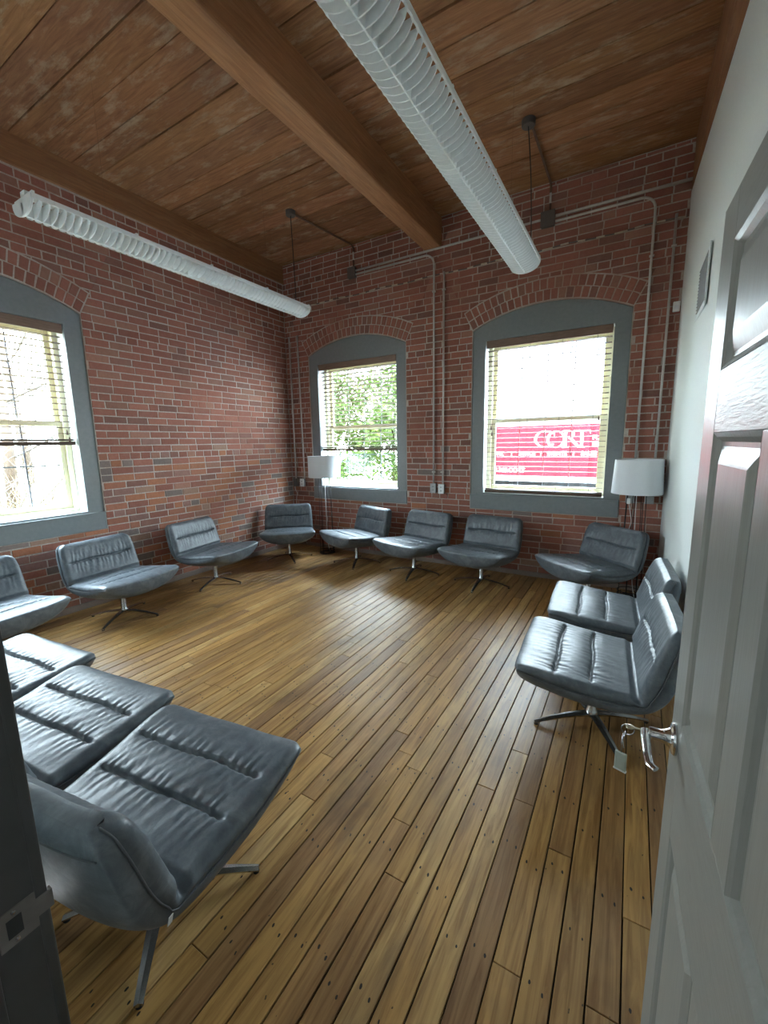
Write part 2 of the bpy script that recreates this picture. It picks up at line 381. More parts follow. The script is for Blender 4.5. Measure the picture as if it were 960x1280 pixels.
def brick_layout(a0, a1, ztop, wins, rnd, seed):
    out = []
    row = 0; z = -0.03
    while z < ztop:
        zb, zt = max(z + JT / 2, 0.0), min(z + COURSE - JT / 2, ztop)
        header = (row % 8 == 4)
        L = HL if header else SL
        x = a0 - L * rnd.random() * 0.15 - (L / 2 if row % 2 else 0) - (0.05 if header else 0)
        while x < a1:
            ll = L
            if not header and rnd.random() < 0.04: ll = HL
            p0, p1 = max(x + JT / 2, a0), min(x + ll - JT / 2, a1); x += ll * rnd.uniform(0.985, 1.015)
            if p1 - p0 < 0.025 or zt - zb < 0.015: continue
            pieces = [(p0, p1, zb, zt)]
            for ac in wins:
                nxt = []
                for (b0, b1, c0, c1) in pieces:
                    zm = (c0 + c1) / 2; l, r = ac - CW - 0.006, ac + CW + 0.006
                    if b1 < l or b0 > r or c1 < Z_AP - 0.006 or zm > Z_SP: nxt.append((b0, b1, c0, c1)); continue
                    if b0 < l: nxt.append((b0, l, c0, c1))
                    if b1 > r: nxt.append((r, b1, c0, c1))
                    if zm < Z_AP: nxt.append((max(b0, l), min(b1, r), c0, Z_AP - 0.006))
                pieces = nxt
            for (b0, b1, c0, c1) in pieces:
                if b1 - b0 < 0.02 or c1 - c0 < 0.012: continue
                j = lambda s=0.0022: rnd.uniform(-s, s)
                poly = [(b0 + j(), c0 + j()), (b1 + j(), c0 + j()), (b1 + j(), c1 + j()), (b0 + j(), c1 + j())]
                polys = [poly]
                for ac in wins:
                    if (c0 + c1) / 2 <= Z_SP - 0.02 or abs((b0 + b1) / 2 - ac) > 1.5: continue
                    nxt = []
                    for pl in polys:
                        for sg in (-1, 1):      # beyond the skewback on either side
                            nx, nz = sg * math.cos(TH0), -math.sin(TH0)
                            nxt.append(clip(pl, nx, nz, nx * ac + nz * ZC + 0.006))
                        mid = clip(clip(pl, -math.cos(TH0), math.sin(TH0), -math.cos(TH0) * ac + math.sin(TH0) * ZC - 0.006), math.cos(TH0), math.sin(TH0), math.cos(TH0) * ac + math.sin(TH0) * ZC - 0.006)
                        if len(mid) >= 3:
                            ph = math.atan2(sum(p[0] for p in mid) / len(mid) - ac, sum(p[1] for p in mid) / len(mid) - ZC)
                            nx, nz = math.sin(ph), math.cos(ph)
                            nxt.append(clip(mid, nx, nz, nx * ac + nz * ZC + RO + 0.004))
                    polys = [p for p in nxt if len(p) >= 3 and area(p) > 0.00025]
                for p in polys:
                    if area(p) > 0.00025: out.append((p, 0))
        z += COURSE; row += 1
    for ac in wins:
        for k in range(2):
            n = 23 + k; r0 = RA + 0.012 + k * 0.112; r1 = r0 + 0.102
            for i in range(n):
                t0 = -TH0 + 2 * TH0 * i / n + 0.0035; t1 = -TH0 + 2 * TH0 * (i + 1) / n - 0.0035
                j = lambda: rnd.uniform(-0.003, 0.003)
                out.append(([(ac + (r0 + j()) * math.sin(t0), ZC + r0 * math.cos(t0) + j()), (ac + (r0 + j()) * math.sin(t1), ZC + r0 * math.cos(t1) + j()),
                             (ac + r1 * math.sin(t1) + j(), ZC + (r1 + j()) * math.cos(t1)), (ac + r1 * math.sin(t0) + j(), ZC + (r1 + j()) * math.cos(t0))], 1))
    return out
def brick_tint(kind, a, z, rnd, left):
    base = Vector((0.345, 0.132, 0.092)); r = rnd.random()
    f = rnd.uniform(0.82, 1.18)
    low = max(0.0, min(1.0, (1.75 - z) / 0.5)) * (1.0 if left else 0.35)
    if kind == 0 and rnd.random() < low * 0.62:
        if r < 0.28: base = Vector((0.43, 0.170, 0.090))
        elif r < 0.48: base = Vector((0.235, 0.180, 0.165))
        elif r < 0.54: base = Vector((0.37, 0.22, 0.16))
        elif r < 0.78: base = Vector((0.30, 0.155, 0.13))
        else: base = Vector((0.39, 0.155, 0.095))
    elif r < 0.12: base = Vector((0.27, 0.125, 0.095))
    elif r < 0.2: base = Vector((0.37, 0.175, 0.125))
    return tuple(base * f)
def brick_geom(poly, fn, depth):
    n = len(poly); ca = sum(p[0] for p in poly) / n; cz = sum(p[1] for p in poly) / n
    mb = MB(); ins = []
    for (a, z) in poly:
        d = math.hypot(a - ca, z - cz); k = max(0.0, (d - 0.004)) / d
        ins.append((ca + (a - ca) * k, cz + (z - cz) * k))
    vs = [fn(a, z, -0.004) for a, z in poly] + [fn(a, z, depth - 0.0022) for a, z in poly] + [fn(a, z, depth) for a, z in ins]
    fs = [[2 * n + i for i in range(n)]]
    for k in (0, 1):
        fs += [[k * n + i, k * n + (i + 1) % n, (k + 1) * n + (i + 1) % n, (k + 1) * n + i] for i in range(n)]
    mb.add(vs, fs); return mb
def make_brick_wall(wall, layout, fn, left, rnd):
    ranked = []
    for poly, kind in layout:
        ca = sum(p[0] for p in poly) / len(poly); cz = sum(p[1] for p in poly) / len(poly)
        pr = [project(fn(a, z, 0.01)) for a, z in poly]
        s = 0
        if all(pr):
            if all(0 <= u < 960 and 0 <= v < 1280 for u, v in pr): s = area(pr)
        ranked.append((s, poly, kind, ca, cz))
    ranked.sort(key=lambda t: -t[0])
    rest = MB(); rt = []
    for i, (s, poly, kind, ca, cz) in enumerate(ranked):
        dep = rnd.uniform(0.0025, 0.0055); g = brick_geom(poly, fn, dep); col = brick_tint(kind, ca, cz, rnd, left)
        if i < 300:
            org = Vector(fn(ca, cz, 0.0)); g.v = [tuple(Vector(p) - org) for p in g.v]
            me = g.mesh('brick'); set_tint(me, col); link('brick', me, 'brick', wall, org)
        else:
            nf = len(g.f); rest.add(g.v, g.f); rt += [(col, sum(len(f) for f in g.f))]
    me = rest.mesh('brick_field', fix=False)
    bm = bmesh.new(); bm.from_mesh(me); bmesh.ops.recalc_face_normals(bm, faces=bm.faces[:]); bm.to_mesh(me); bm.free()
    a = me.color_attributes.new('tint', 'FLOAT_COLOR', 'CORNER'); buf = []
    for col, n in rt: buf += [*col, 1.0] * n
    a.data.foreach_set('color', buf)
    o = link('brick_field', me, 'brick', wall); o['kind'] = 'stuff'; o['label'] = 'the smaller-looking bricks of the wall'
def arch_outline(ac, n=18):
    pts = [(ac - CW, Z_AP), (ac + CW, Z_AP), (ac + CW, Z_SP)]
    for i in range(1, n):
        t = TH0 - 2 * TH0 * i / n; pts.append((ac + RA * math.sin(t), ZC + RA * math.cos(t)))
    pts.append((ac - CW, Z_SP)); return pts
def slab_with_holes(outer, holes, fn, d0, d1, name, mat):
    bm = bmesh.new(); edges = []
    for loop in [outer] + holes:
        vs = [bm.verts.new(fn(a, b, d0)) for a, b in loop]
        edges += [bm.edges.new((vs[i], vs[(i + 1) % len(vs)])) for i in range(len(vs))]
    bmesh.ops.triangle_fill(bm, edges=edges, use_beauty=True)
    off = Vector(fn(0, 0, d1)) - Vector(fn(0, 0, d0))
    r = bmesh.ops.extrude_face_region(bm, geom=bm.faces[:])
    bmesh.ops.translate(bm, verts=[g for g in r['geom'] if isinstance(g, bmesh.types.BMVert)], vec=off)
    bmesh.ops.recalc_face_normals(bm, faces=bm.faces[:])
    me = bpy.data.meshes.new(name); bm.to_mesh(me); bm.free()
    return link(name, me, mat)
fn_back = lambda a, z, d: (a, D - d, z)
fn_left = lambda a, z, d: (XL + d, a, z)
rnd = random.Random(3)
wall_back = struct(slab_with_holes([(XL - 0.35, -0.02), (XR + 0.3, -0.02), (XR + 0.3, H + 0.2), (XL - 0.35, H + 0.2)],
                   [arch_outline(WIN[2][1]), arch_outline(WIN[3][1])], fn_back, 0.0, -0.40, 'wall_back', 'mortar'), 'red brick wall with two arched grey windows')
make_brick_wall(wall_back, brick_layout(XL, XR, H, [WIN[2][1], WIN[3][1]], rnd, 1), fn_back, False, rnd)
Z_LED = 3.97
wall_left = struct(slab_with_holes([(YF - 0.15, -0.02), (D, -0.02), (D, H + 0.2), (YF - 0.15, H + 0.2)],
                   [arch_outline(WIN[1][1])], fn_left, 0.0, -0.40, 'wall_left', 'mortar'), 'red brick wall with one arched grey window')
make_brick_wall(wall_left, brick_layout(YF, D - 0.012, Z_LED, [WIN[1][1]], rnd, 2), fn_left, True, rnd)

# ------------------------------------------------------------------ right wall, front wall, hall
mb = MB(); T = 0.14
mb.add([(wall_x(y) + dx, y, z) for dx in (0, T) for y in (-0.0, D) for z in (0, 3.80)],
       [(0, 1, 3, 2), (4, 6, 7, 5), (0, 4, 5, 1), (2, 3, 7, 6), (0, 2, 6, 4), (1, 5, 7, 3)])
wall_right = struct(mb.build('wall_right', 'drywall'), 'smooth white painted wall')
JL, JR = -0.73, 0.185       # door opening between jamb faces
mb = MB()
mb.box(XL - 0.3, JL - 0.03, 0.06, YF, 0, H); mb.box(JR + 0.03, XR + 0.30, 0.06, YF, 0, H); mb.box(JL - 0.03, JR + 0.03, 0.06, YF, 2.07, H)
wall_front = struct(mb.build('wall_front', 'drywall'), 'white painted wall around the doorway')
mb = MB(); mb.box(-1.55, -1.45, -2.4, 0.06, 0, 2.6); mb.box(0.95, 1.05, -2.4, 0.06, 0, 2.6); mb.box(-1.55, 1.05, -2.5, -2.4, 0, 2.6)
struct(mb.build('wall_hall', 'hall_paint'), 'dim hallway walls behind the doorway')
struct(MB().box(-1.55, 1.05, -2.5, 0.06, 2.6, 2.7).build('ceiling_hall', 'hall_paint'), 'dim hallway ceiling')
struct(MB().box(-1.55, 1.05, -2.5, 0.19, -0.05, 0.0).build('floor_hall', 'hall_floor'), 'dark hallway floor')

# ------------------------------------------------------------------ floor planks
floor = struct(MB().box(XL - 0.1, XR + 0.35, 0.19, D + 0.05, -0.06, -0.012).build('floor', 'subfloor'), 'old golden brown strip plank floor with dark seams')
rnd = random.Random(21)
PW = 0.0865
x = XL
floor_cols = []
while x < wall_x(0.2) + 0.02:
    floor_cols.append((x, PW)); x += PW
for x, PW_ in floor_cols:
    y = 0.19 - rnd.uniform(0, 1.6)
    while y < D:
        L = rnd.uniform(1.1, 2.9); y0, y1 = max(y, 0.19), min(y + L, D); y += L
        if y1 - y0 < 0.04: continue
        w = PW - rnd.uniform(0.0035, 0.0065); xc = x + PW / 2; hw = w / 2; hl = (y1 - y0) / 2 - 0.001
        t = rnd.uniform(-0.0008, 0.0008); b = 0.0018
        vs = [(-hw, -hl, -0.012), (hw, -hl, -0.012), (hw, hl, -0.012), (-hw, hl, -0.012),
              (-hw, -hl, t - b), (hw, -hl, t - b), (hw, hl, t - b), (-hw, hl, t - b),
              (-hw + b, -hl + b, t), (hw - b, -hl + b, t), (hw - b, hl - b, t), (-hw + b, hl - b, t)]
        fs = [(8, 9, 10, 11)] + [(i, (i + 1) % 4, 4 + (i + 1) % 4, 4 + i) for i in range(4)] + [(4 + i, 4 + (i + 1) % 4, 8 + (i + 1) % 4, 8 + i) for i in range(4)]
        me = bpy.data.meshes.new('plank'); me.from_pydata(vs, [], fs)
        r = rnd.random(); f = rnd.uniform(0.88, 1.12)
        c = Vector((0.45, 0.255, 0.082))
        if r < 0.16: c = Vector((0.39, 0.215, 0.075))
        elif r < 0.28: c = Vector((0.51, 0.315, 0.118))
        elif r < 0.36: c = Vector((0.33, 0.18, 0.07))
        set_tint(me, tuple(c * f))
        uv = me.uv_layers.new(name='UVMap'); vo = rnd.uniform(0, 0.4)
        for lp in me.loops:
            co = me.vertices[lp.vertex_index].co; uv.data[lp.index].uv = (co.x, co.y + vo)
        link('plank', me, 'plank', floor, (xc, (y0 + y1) / 2, 0))

# ------------------------------------------------------------------ ceiling
ceiling = struct(MB().box(XL - 0.3, XR + 0.45, 0.0, D + 0.3, H + 0.045, H + 0.10).build('ceiling', 'subfloor'), 'dark stained plank ceiling with a heavy timber beam')
rnd = random.Random(5)
BX0, BX1, BZ = -2.335, -2.12, 3.885
def tinted_box(name, mat, parent, x0, x1, y0, y1, z0, z1, col, b=0.004):
    c = Vector(((x0 + x1) / 2, (y0 + y1) / 2, (z0 + z1) / 2))
    mb = MB().bevbox(x0 - c.x, x1 - c.x, y0 - c.y, y1 - c.y, z0 - c.z, z1 - c.z, b)
    me = mb.mesh(name); set_tint(me, col); return link(name, me, mat, parent, c)
for (xa, xb) in ((XL - 0.02, -2.2), (-2.2, 0.55)):
    y = 0.2
    while y < D - 0.01:
        w = rnd.uniform(0.20, 0.29); y1 = min(y + w, D + 0.0)
        gap = rnd.choice([0.006, 0.007, 0.010, 0.016]); f = rnd.uniform(0.82, 1.15)
        if y1 - y > 0.03:
            tinted_box('board', 'ceiling_board', ceiling, xa, xb - 0.002, y, y1 - gap, H + rnd.uniform(0, 0.006), H + 0.045, (f, f * rnd.uniform(0.95, 1.03), f * rnd.uniform(0.9, 1.05)), 0.003)
        y = y1
tinted_box('beam', 'timber', ceiling, BX0, BX1, YF, D + 0.02, BZ, H + 0.01, (1.05, 1.0, 0.95), 0.014)
tinted_box('ledger', 'timber', ceiling, XL - 0.1, XL + 0.024, YF, D, Z_LED, H + 0.01, (0.82, 0.78, 0.75), 0.006)
tinted_box('ledger', 'timber', ceiling, XR - 0.006, XR + 0.4, YF, D, 3.78, H + 0.01, (0.80, 0.70, 0.62), 0.006)

# ------------------------------------------------------------------ windows
def window(n):
    side, ac = WIN[n]
    fn0 = fn_back if side == 'back' else fn_left
    fn = lambda a, z, d: fn0(ac + a, z, d)
    w = empty('window_%d' % n, fn(0, Z_AP, 0)); inv = Matrix.Translation(-Vector(w.location))
    def put(mb, name, mat, parent=None, smooth=False):
        o = mb.build(name, mat, None, smooth); o.parent = parent or w
        o.matrix_parent_inverse = Matrix.Translation(-Vector(w.location)) if parent is None else Matrix.Identity(4)
        return o
    struct(w, {1: 'arched window with grey casing looking onto bare brush', 2: 'arched window with grey casing looking onto green leaves',
               3: 'arched window with grey casing looking onto a red truck'}[n])
    def bx(a0, a1, z0, z1, d0, d1):
        mb = MB(); mb.prism([(a0, z0), (a1, z0), (a1, z1), (a0, z1)], fn, d0, d1); return mb
    # arched casing board with the rectangular opening cut out of it
    out = [(p[0] - ac, p[1]) for p in arch_outline(ac)]
    out = [(-CW + 0.004, Z_ST), (CW - 0.004, Z_ST)] + [(max(-CW + 0.004, min(CW - 0.004, a)), z - 0.006) for a, z in out[2:]]
    c = slab_with_holes(out, [[(-OW, Z_OB), (OW, Z_OB), (OW, Z_OT), (-OW, Z_OT)]], fn, -0.012, -0.045, 'casing', 'grey_paint')
    c.parent = w; c.matrix_parent_inverse = inv
    put(bx(-CW + 0.003, CW - 0.003, Z_AP + 0.004, Z_ST - 0.006, 0.010, -0.045), 'apron', 'grey_paint')
    put(bx(-CW + 0.001, CW - 0.001, Z_ST - 0.006, Z_OB - 0.018, 0.016, -0.05), 'stool', 'grey_paint')
    put(bx(-OW - 0.03, OW + 0.03, Z_OB - 0.03, Z_OB, -0.046, -0.30), 'sill', 'white_liner')
    # deep white reveals
    for s in (-1, 1):
        a0, a1 = (OW, OW + 0.03) if s > 0 else (-OW - 0.03, -OW)
        put(bx(a0, a1, Z_OB, Z_OT, -0.046, -0.30), 'reveal', 'white_liner')
    put(bx(-OW - 0.03, OW + 0.03, Z_OT, Z_OT + 0.03, -0.046, -0.30), 'head_reveal', 'white_liner')
    # back board closes the masonry around the frame
    g = MB()
    for (a0, a1, z0, z1) in ((-CW, -OW - 0.03, Z_AP, Z_TOP), (OW + 0.03, CW, Z_AP, Z_TOP), (-OW - 0.03, OW + 0.03, Z_AP, Z_OB - 0.03), (-OW - 0.03, OW + 0.03, Z_OT + 0.03, Z_TOP)):
        g.prism([(a0, z0), (a1, z0), (a1, z1), (a0, z1)], fn, -0.26, -0.34)
    put(g, 'outer_frame', 'cream_vinyl')
    # vinyl frame
    g = MB()
    for (a0, a1, z0, z1) in ((-OW, -OW + 0.045, Z_OB, Z_OT), (OW - 0.045, OW, Z_OB, Z_OT), (-OW + 0.045, OW - 0.045, Z_OB, Z_OB + 0.035), (-OW + 0.045, OW - 0.045, Z_OT - 0.04, Z_OT)):
        g.prism([(a0, z0), (a1, z0), (a1, z1), (a0, z1)], fn, -0.17, -0.28)
    put(g, 'frame', 'cream_vinyl')
    zm = (Z_OB + Z_OT) / 2 - 0.02
    for (z0, z1, d) in ((Z_OB + 0.035, zm + 0.025, -0.20), (zm - 0.025, Z_OT - 0.04, -0.235)):
        a0, a1 = -OW + 0.045, OW - 0.045; s = 0.045
        g = MB()
        for q in ((a0, a0 + s, z0, z1), (a1 - s, a1, z0, z1), (a0 + s, a1 - s, z0, z0 + 0.05), (a0 + s, a1 - s, z1 - 0.045, z1)):
            g.prism([(q[0], q[2]), (q[1], q[2]), (q[1], q[3]), (q[0], q[3])], fn, d, d - 0.032)
        sash = put(g, 'sash', 'cream_vinyl')
        def sub(mb, name, mat):
            o = mb.build(name, mat); o.parent = sash
            o.matrix_parent_inverse = Matrix.Translation(-Vector(w.location)) @ Matrix.Identity(4)
            o.matrix_parent_inverse = (Matrix.Translation(Vector(w.location)) @ inv).inverted()
        ia0, ia1, iz0, iz1 = a0 + s, a1 - s, z0 + 0.05, z1 - 0.045
        sub(MB().prism([(ia0, iz0), (ia1, iz0), (ia1, iz1), (ia0, iz1)], fn, d - 0.014, d - 0.018), 'pane', 'glass')
        for k in (1, 2, 3):
            a = ia0 + (ia1 - ia0) * k / 4
            sub(MB().prism([(a - 0.006, iz0), (a + 0.006, iz0), (a + 0.006, iz1), (a - 0.006, iz1)], fn, d - 0.011, d - 0.0135), 'muntin', 'muntin')
        z = (iz0 + iz1) / 2
        sub(MB().prism([(ia0, z - 0.006), (ia1, z - 0.006), (ia1, z + 0.006), (ia0, z + 0.006)], fn, d - 0.0185, d - 0.021), 'muntin', 'muntin')
    return w, fn
def blind(n, zbot, tilt, label):
    side, ac = WIN[n]
    fn0 = fn_back if side == 'back' else fn_left
    org = Vector(fn0(ac, Z_OT, 0)); fn = lambda a, z, d: Vector(fn0(ac + a, z, d)) - org
    b = empty('window_blind', org); tag(b, label, 'blind', 'wooden blinds at the windows')
    W = OW - 0.012
    def bx(a0, a1, z0, z1, d0, d1): return MB().prism([(a0, z0), (a1, z0), (a1, z1), (a0, z1)], fn, d0, d1)
    bx(-W, W, Z_OT - 0.088, Z_OT - 0.004, -0.020, -0.034).build('valance', 'valance_wood', b)
    bx(-W, W, Z_OT - 0.060, Z_OT - 0.006, -0.040, -0.090).build('headrail', 'blind_wood', b)
    pitch = 0.056; top = Z_OT - 0.115; dc = -0.068; hw = 0.025
    zs = []; z = top
    while z > zbot + 0.055: zs.append(z); z -= pitch
    nst = 4 if n != 3 else 2
    ct, st_ = math.cos(math.radians(tilt)), math.sin(math.radians(tilt))
    me = None
    def slat_mesh(t):
        c_, s_ = math.cos(math.radians(t)), math.sin(math.radians(t)); mb = MB()
        prof = []
        for i in range(5):
            q = -1 + i / 2; prof.append((q * hw, 0.0025 * (1 - q * q)))
        up = [(c_ * q - s_ * e, s_ * q + c_ * e) for q, e in prof]; dn = [(c_ * q - s_ * (e - 0.0026), s_ * q + c_ * (e - 0.0026)) for q, e in prof]
        ring = up + dn[::-1]; m = len(ring)
        o3 = fn(0, 0, 0)
        vs = [fn(a, zz, dd) - o3 for a in (-W + 0.004, W - 0.004) for dd, zz in ring]
        mb.add(vs, [list(range(m))[::-1], [m + i for i in range(m)]] + [[i, (i + 1) % m, m + (i + 1) % m, m + i] for i in range(m)])
        return mb.mesh('slat')
    me = slat_mesh(tilt); me.materials.append(MATS['blind_wood'])
    for i, z in enumerate(zs):
        o = link('slat', me, None, b, fn(0, z, dc))
    flat = slat_mesh(0); flat.materials.append(MATS['blind_wood'])
    for k in range(nst):
        link('slat', flat, None, b, fn(0, zbot + 0.034 + 0.005 * k + 0.008, dc))
    g = MB().prism([(-W + 0.004, zbot), (W - 0.004, zbot), (W - 0.004, zbot + 0.034), (-W + 0.004, zbot + 0.034)], fn, dc + 0.026, dc - 0.026)
    g.build('bottom_rail', 'blind_wood', b)
    for a in (-W + 0.14, -W + 0.14 + (2 * W - 0.28) / 3, -W + 0.14 + 2 * (2 * W - 0.28) / 3, W - 0.14):
        g = MB()
        for d in (dc + 0.0265, dc - 0.0265):
            g.tube([fn(a, Z_OT - 0.06, d), fn(a, zbot + 0.02, d)], 0.0011, 5)
        g.build('ladder_cord', 'cord' if n != 3 else 'dark_cord', b)
    side_a = -W + 0.07 if n == 3 else W - 0.07
    for k, ln in ((0, 0.98), (1, 1.05)):
        a = side_a + (0.012 * k)
        c = MB().tube([fn(a, Z_OT - 0.07, -0.030), fn(a + 0.002, Z_OT - ln, -0.030)], 0.0012, 5).build('lift_cord', 'cord', b)
        MB().tube([fn(a + 0.002, Z_OT - ln + 0.005, -0.030), fn(a + 0.002, Z_OT - ln - 0.012, -0.030), fn(a + 0.002, Z_OT - ln - 0.045, -0.030)], [0.003, 0.007, 0.011], 8).build('tassel', 'tassel_wood', c)
    if n == 3:
        a = W - 0.08
        c = MB().tube([fn(a, Z_OT - 0.07, -0.030), fn(a, Z_OT - 0.92, -0.030)], 0.0012, 5).build('lift_cord', 'cord', b)
        MB().tube([fn(a, Z_OT - 0.915, -0.030), fn(a, Z_OT - 0.93, -0.030), fn(a, Z_OT - 0.965, -0.030)], [0.003, 0.007, 0.011], 8).build('tassel', 'tassel_wood', c)
    return b
for n in (1, 2, 3): window(n)
blind(1, 1.635, 4, 'wooden slat blind pulled halfway, at the window onto bare brush')
blind(2, 1.50, 12, 'wooden slat blind pulled two thirds down, behind the corner floor lamp')
blind(3, 0.978, 4, 'wooden slat blind lowered fully, at the window onto the red truck')

# ------------------------------------------------------------------ base trims
struct(MB().bevbox(XL + 0.012, XL + 0.030, YF, D - 0.03, 0.0, 0.062, 0.004).build('baseboard_left', 'base_trim'), 'pale low baseboard under the brick')
struct(MB().bevbox(XL + 0.03, XR, D - 0.030, D - 0.012, 0.0, 0.055, 0.004).build('baseboard_back', 'base_trim'), 'pale low baseboard under the brick')

# ------------------------------------------------------------------ doorway: jambs, casing, open door
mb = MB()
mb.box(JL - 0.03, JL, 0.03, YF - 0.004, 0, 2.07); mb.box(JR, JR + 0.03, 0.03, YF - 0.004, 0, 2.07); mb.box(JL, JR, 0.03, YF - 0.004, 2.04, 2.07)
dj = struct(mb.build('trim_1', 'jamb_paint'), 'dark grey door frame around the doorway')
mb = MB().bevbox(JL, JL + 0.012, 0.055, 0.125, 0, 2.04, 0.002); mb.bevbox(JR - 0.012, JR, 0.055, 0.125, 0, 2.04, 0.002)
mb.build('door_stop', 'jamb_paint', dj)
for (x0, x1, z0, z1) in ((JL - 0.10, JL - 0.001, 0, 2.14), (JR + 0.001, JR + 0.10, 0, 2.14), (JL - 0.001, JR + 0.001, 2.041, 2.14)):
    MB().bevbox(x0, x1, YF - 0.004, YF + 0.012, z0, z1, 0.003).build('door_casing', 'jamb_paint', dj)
sp = MB().bevbox(JL - 0.001, JL + 0.002, YF - 0.050, YF - 0.004, 0.885, 0.945, 0.0008)
sp.bevbox(JL - 0.001, JL + 0.002, YF - 0.006, YF + 0.016, 0.900, 0.930, 0.0008); sp.bevbox(JL - 0.008, JL + 0.002, YF + 0.0135, YF + 0.0165, 0.900, 0.930, 0.0008)
st = sp.build('strike_plate', 'dark_box', dj)
MB().box(JL + 0.0015, JL + 0.0028, YF - 0.040, YF - 0.022, 0.900, 0.930).build('latch_hole', 'slot_black', st)
for z in (0.892, 0.938): MB().lathe([(0.0, 0.0), (0.0035, 0.0), (0.0028, 0.0012), (0, 0.0016)], 10, M=Matrix.Translation((JL + 0.0018, YF - 0.030, z)) @ Matrix.Rotation(math.radians(90), 4, 'Y')).build('screw', 'steel', st)

HX, HY = 0.158, 0.222; EX, EY = 0.121, 1.080
DL = math.hypot(EX - HX, EY - HY); DANG = math.atan2(EY - HY, EX - HX)
door = empty('door_1', (HX, HY, 0.008), DANG)       # local x runs hinge -> free edge; local +y faces left, towards the camera
struct(door, 'open grey six-panel door with glossy moulded panels')
DT = 0.044; DH = 2.012
# face frame pieces: stiles, rails, mullion proud; panels recessed with bevelled raised fields
xs = (0.0, 0.105, (DL - 0.085) / 2, (DL + 0.085) / 2, DL - 0.105, DL)
zs = (0.0, 0.235, 0.745, 0.99, 1.60, 1.705, 1.905, DH)
zs = (0.0, 0.215, 0.745, 1.005, 1.600, 1.710, 1.925, DH)
def dbx(x0, x1, z0, z1, y0=-DT, y1=0.0, b=0.0015): return MB().bevbox(x0, x1, y0, y1, z0, z1, b)
for a, b in ((xs[0], xs[1]), (xs[4], xs[5])): dbx(a, b, 0, DH).build('stile', 'door_paint', door)
for a, b in ((zs[0], zs[1]), (zs[2], zs[3]), (zs[4], zs[5]), (zs[6], zs[7])): dbx(xs[1], xs[4], a, b).build('rail', 'rail_paint', door)
for a, b in ((zs[1], zs[2]), (zs[3], zs[4]), (zs[5], zs[6])): dbx(xs[2], xs[3], a, b).build('mullion', 'door_paint', door)
def door_panel(x0, x1, z0, z1):
    mb = MB()
    for sgn, yf in ((1, 0.0), (-1, -DT)):
        loops = []
        for ins, dep in ((0, 0.0), (0.008, -0.004), (0.016, -0.011), (0.024, -0.011), (0.050, -0.0025), (0.054, -0.0015)):
            loops.append([Vector((x, yf + sgn * dep, z)) for x, z in ((x0 + ins, z0 + ins), (x1 - ins, z0 + ins), (x1 - ins, z1 - ins), (x0 + ins, z1 - ins))])
        o = len(mb.v)
        for l in loops: mb.v += [tuple(p) for p in l]
        for i in range(len(loops) - 1):
            for k in range(4): mb.f.append([o + i * 4 + k, o + i * 4 + (k + 1) % 4, o + i * 4 + 4 + (k + 1) % 4, o + i * 4 + 4 + k])
        mb.f.append([o + (len(loops) - 1) * 4 + k for k in range(4)])
    return mb.build('panel', 'door_paint', door)
for (a, b) in ((xs[1], xs[2]), (xs[3], xs[4])):
    for (c, d) in ((zs[1], zs[2]), (zs[3], zs[4]), (zs[5], zs[6])): door_panel(a, b, c, d)
# lever set
LX, LZ = DL - 0.062, 0.945
MY = Matrix.Translation((LX, 0, LZ)) @ Matrix.Rotation(math.radians(-90), 4, 'X')
han = MB().lathe([(0, 0), (0.033, 0), (0.034, 0.004), (0.031, 0.008), (0.021, 0.011), (0.0165, 0.018), (0.013, 0.026), (0.0125, 0.050), (0.0, 0.050)], 28, M=MY).build('handle', 'chrome', door, True, 35)
lev = MB().tube([(LX + 0.004, 0.056, LZ), (LX - 0.025, 0.058, LZ), (LX - 0.075, 0.058, LZ), (LX - 0.108, 0.056, LZ), (LX - 0.118, 0.046, LZ - 0.001)], [0.0105, 0.0095, 0.0085, 0.008, 0.0075], 10, True, 0.65)
lev.build('lever', 'chrome', han, True, 40)
hinge = MB()
for z in (0.25, 1.02, 1.80):
    MB().tube([(-0.004, -DT - 0.006, z - 0.045), (-0.004, -DT - 0.006, z + 0.045)], 0.006, 10).build('hinge', 'galvanised', door, True, 40)
han2 = MB().lathe([(0, 0), (0.033, 0), (0.034, 0.004), (0.031, 0.008), (0.021, 0.011), (0.0165, 0.018), (0.0125, 0.050), (0.0, 0.050)], 20, M=Matrix.Translation((LX, -DT, LZ)) @ Matrix.Rotation(math.radians(90), 4, 'X')).build('handle', 'chrome', door, True, 35)
MB().tube([(LX + 0.004, -DT - 0.056, LZ), (LX - 0.11, -DT - 0.056, LZ)], [0.012, 0.009], 10, True, 0.75).build('lever', 'chrome', han2, True, 40)
# key with a tag hanging from the lever
DM = Matrix.Translation(door.location) @ Matrix.Rotation(DANG, 4, 'Z')
kp = DM @ Vector((LX + 0.002, 0.064, LZ))
key = empty('key_ring', kp); tag(key, 'key with a pale tag hanging from the door lever', 'keys')
dl = (DM.to_3x3() @ Vector((0, 1, 0))).normalized(); dx_ = (DM.to_3x3() @ Vector((1, 0, 0))).normalized()
def kpt(o, s=0, z=0): return dl * o + dx_ * s + Vector((0, 0, z))
MB().tube([kpt(0.002), kpt(0.012), kpt(0.020), kpt(0.030)], [0.003, 0.004, 0.011, 0.008], 10, True, 0.25).build('key_head', 'brass', key, True)
rg = [kpt(0.026 + 0.013 * math.sin(t * math.pi / 6), 0.002, -0.010 - 0.013 * math.cos(t * math.pi / 6)) for t in range(13)]
MB().tube(rg, 0.0011, 6, False).build('ring', 'steel', key, True)
MB().tube([kpt(0.030, 0.004, -0.020), kpt(0.034, 0.010, -0.045), kpt(0.030, 0.006, -0.062)], [0.005, 0.0045, 0.003], 8, True, 0.3).build('key_blade', 'steel', key, True)
